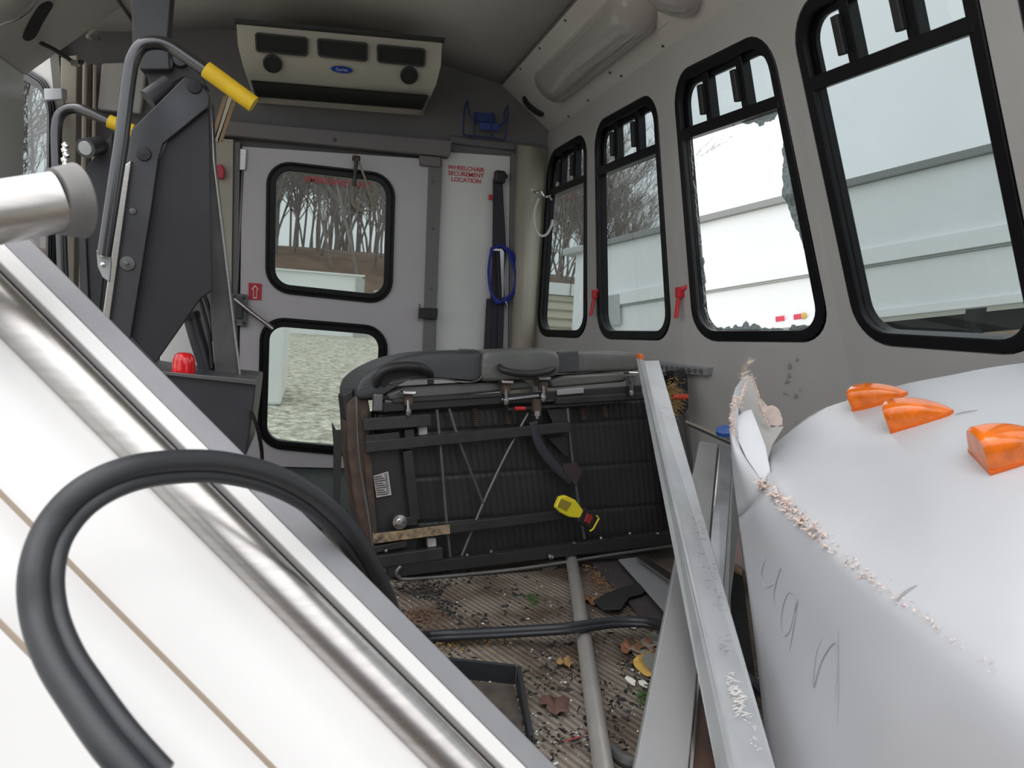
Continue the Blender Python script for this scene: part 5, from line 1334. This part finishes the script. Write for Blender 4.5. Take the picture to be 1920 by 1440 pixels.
spots=[]
rt_=random.Random(5)
for k in range(64): spots.append((rt_.uniform(-9,7),rt_.uniform(43,66),'r'))
for k in range(64): spots.append((rt_.uniform(-14,11),rt_.uniform(66,88),'r'))
for k in range(30): y=rt_.uniform(42,60); spots.append((rt_.uniform(.27,.425)*y,y,'s'))
for k in range(12): y=rt_.uniform(30,46); spots.append((-rt_.uniform(.29,.42)*y,y,'l'))
spots += [(17.2,43,'s'),(16.4,41.5,'s'),(15.0,42.5,'s')]
LBL={'r':('bare leafless tree on the hillside seen through the rear door glass','bare trees seen through the rear door'),
     's':('bare leafless tree seen through the two rearmost side windows','bare trees seen through side windows'),
     'l':('bare leafless tree seen through the far left lift door window','bare trees seen through left window')}
for i,(x,y,g_) in enumerate(spots):
    k=i%4
    o=protos[k] if not used[k] else protos[k].copy()
    if used[k]: COL.objects.link(o)
    used[k]=True
    z=GZ if y<40 else (-.05+max(0,(y-42))*.25 if y<50 else 2.4+(y-50)*.1)
    o.location=(x,y,z-.2); o.rotation_euler=(0,0,rt_.uniform(0,6.28)); s=rt_.uniform(.85,1.15)*(.85 if g_=='s' else 1)
    if g_=='s': s*= max(.4, 1-11*max(0,x/y-.38))
    o.scale=(s,s,s); tag(o,LBL[g_][0],'tree',LBL[g_][1])
# white container beyond the rear door
c=thing('storage_container', (-.6,33,GZ), 'low white container standing beyond the rear door glass', 'container')
x0,x1=at(490,510,33).x,at(680,512,33).x; zt=at(600,512,33).z
b=MB(); b.box((x0-2,33,GZ),(x1,36,zt)); b.build('body', M['trailer'], c)
b=MB(); b.box((x1-.25,32.92,GZ),(x1+.1,33,zt-.1)); b.build('corner_post', M['trailrail'], c)
b=MB(); b.box((x0-2,32.9,zt),(x1+.1,36.1,zt+.06)); b.build('roof', M['trailer'], c)
b=MB(); b.box((x1+.9,36,GZ),(x1+4,39,at(720,545,36).z)); tag(b.build('storage_box', M['trailer']),'short white box right of the low white container','container')
# pale box at the upper left of the lower rear window
x0,x1=at(470,620,12).x,at(533,620,12).x
b=MB(); b.box((x0-1.5,12,GZ),(x1,14,at(520,600,12).z)); tag(b.build('storage_box', M['trailer'], bevel=.05),'pale box side at upper left of the lower rear door window','container')
# cream container through rearmost side window
x0=at(1030,540,12).x; x1=at(1140,540,12).x; zt=at(1075,533,12).z
c=thing('cream_container', ((x0+x1)/2,12,GZ), 'cream ribbed container seen low through the rearmost side window', 'container')
b=MB(); b.box((x0-.3,12,GZ),(x1+1.5,15,zt-.2)); b.build('body', M['creamwall'], c)
b=MB(); b.box((x0-.3,11.95,zt-.19),(x1+1.5,15,zt)); b.build('upper_panel', M['trailer'], c)
for k in range(6):
    b=MB(); z=zt-.28-.14*k; b.box((x0-.3,11.97,z-.015),(x1+1.5,12,z)); b.build('rib', M['seambrown'], c)
b=MB(); xm=at(1068,540,12).x; b.box((xm-.01,11.94,zt-.19),(xm+.01,11.96,zt)); b.build('joint', M['seambrown'], c)
# long white trailer along the right side
dv=ray(-291,792); SCL=1.8
dv=V((dv.x,dv.y,dv.z)).normalized()
far=at(1092,468,5.56*SCL)
upT=V((0,0,1)); nT=dv.cross(upT).normalized()
if nT.dot(CAM-far)<0: nT=-nT
def TP(px,py,h=0.): return onp(px,py,far+nT*h,nT)
tl_=TP(1092,466); nearT=TP(1910,265)
dT=(nearT-tl_).normalized(); upP=nT.cross(dT); 
if upP.z<0: upP=-upP
h1=(TP(1315,522)-tl_).dot(upP); h2=(TP(1605,472)-tl_).dot(upP); h3=(TP(1311,628)-tl_).dot(upP); h0=(TP(1700,330)-tl_).dot(upP)
Lt=(nearT-tl_).length+3.5
tr=thing('semi_trailer', tl_+upP*h3-V((0,0,.6)), 'long white side panelled trailer parked alongside the bus windows', 'trailer')
def tpan(nm,s0,s1,a,b_,h,th,m): 
    q=[tl_+dT*s0+upP*a+nT*h, tl_+dT*s1+upP*a+nT*h, tl_+dT*s1+upP*b_+nT*h, tl_+dT*s0+upP*b_+nT*h]
    bb=MB(); bb.prism(q,-nT*th); return bb.build(nm,m,tr,bevel=.005)
print('trailer',h0,h1,h2,h3,Lt,tl_,nearT)
tpan('top_rail',0,Lt,.03,-.045,.05,.1,mat('trailer_top_rail',(.24,.25,.25),.5))
tpan('upper_side',0.1,Lt,-.045,h1,0,2.2,M['trailer'])
tpan('rub_rail',.0,Lt,h1,h1-.16,.05,.1,M['trailer'])
tpan('rail_shadow_line',.0,Lt,h1-.16,h1-.185,.03,.1,M['trailrail'])  # grey strip drawn in as the shadow line under the rub rail
# lower side slopes slightly
tpan('lower_side',.1,Lt,h1-.185,h3+.05,.01,2.1,M['trailer'])
tpan('bottom_rail',.1,Lt,h3+.05,h3-.03,.04,.12,M['trailer'])
b=MB(); p=tl_+upP*.05; q=tl_+upP*(h3-.1); 
b.prism([tl_+nT*.06-dT*.06+upP*.0, tl_+nT*.06+dT*.10, tl_+upP*(h3-.1)+dT*.30+nT*.06, tl_+upP*(h3-.1)-dT*.25+nT*.06],-nT*.15); b.build('corner_post', M['trailer'], tr, bevel=.01)
b=MB(); b.obox(tl_+nT*.05-dT*.08-upP*.03, dT*.16, upP*.05, nT*.1); b.build('corner_cap', M['trailrail'], tr, bevel=.02)
for s0,s1,m in ((1458,1475,'red'),(1492,1508,'red'),(1545,1563,'red'),(1213,1224,'red'),(1228,1242,'red'),(1248,1260,'red')):
    a=(TP(s0,598)-tl_).dot(dT); c_=(TP(s1,598)-tl_).dot(dT)
    tpan('reflector',a,c_,h3+.10,h3+.045,.045,.004,mat('reflector_red',(.6,.05,.09),.5))
aa=(TP(1512,597)-tl_).dot(dT); b=MB(); b.lathe(tl_+dT*aa+upP*(h3+.075)+nT*.045,nT,[(0,.035),(.01,.03),(.012,0)],16); b.build('side_marker', mat('brass_marker',(.5,.35,.1),.4), tr)
for px in (1155,1264):
    aa=(TP(px,547)-tl_).dot(dT); tpan('grey_patch',aa-.10,aa+.10,h1-.02,h1-.42,.055,.01,M['trailrail'])
# underframe, wheels
tpan('underframe',.4,Lt,h3-.03,h3-.22,-.5,.1,M['vinylblk'])
for s_ in (1.0,2.2,Lt-3,Lt-1.8):
    c_=tl_+dT*s_+upP*(h3-.35); zc=GZ+.5; c_=V((c_.x,c_.y,zc))
    b=MB(); b.lathe(c_-nT*.2,nT,[(-.25,.48),(-.22,.5),(.0,.5),(.02,.46),(.02,.25),(-.03,.22),(-.03,0)],28); b.build('wheel', M['tyre'], tr, smooth=True)
c_=tl_+dT*(Lt*.55)+upP*h3
b=MB(); b.box((c_.x+.3,c_.y+.3,GZ),(c_.x+.42,c_.y+.42,c_.z)); b.build('landing_leg', M['gunmetal'], tr)
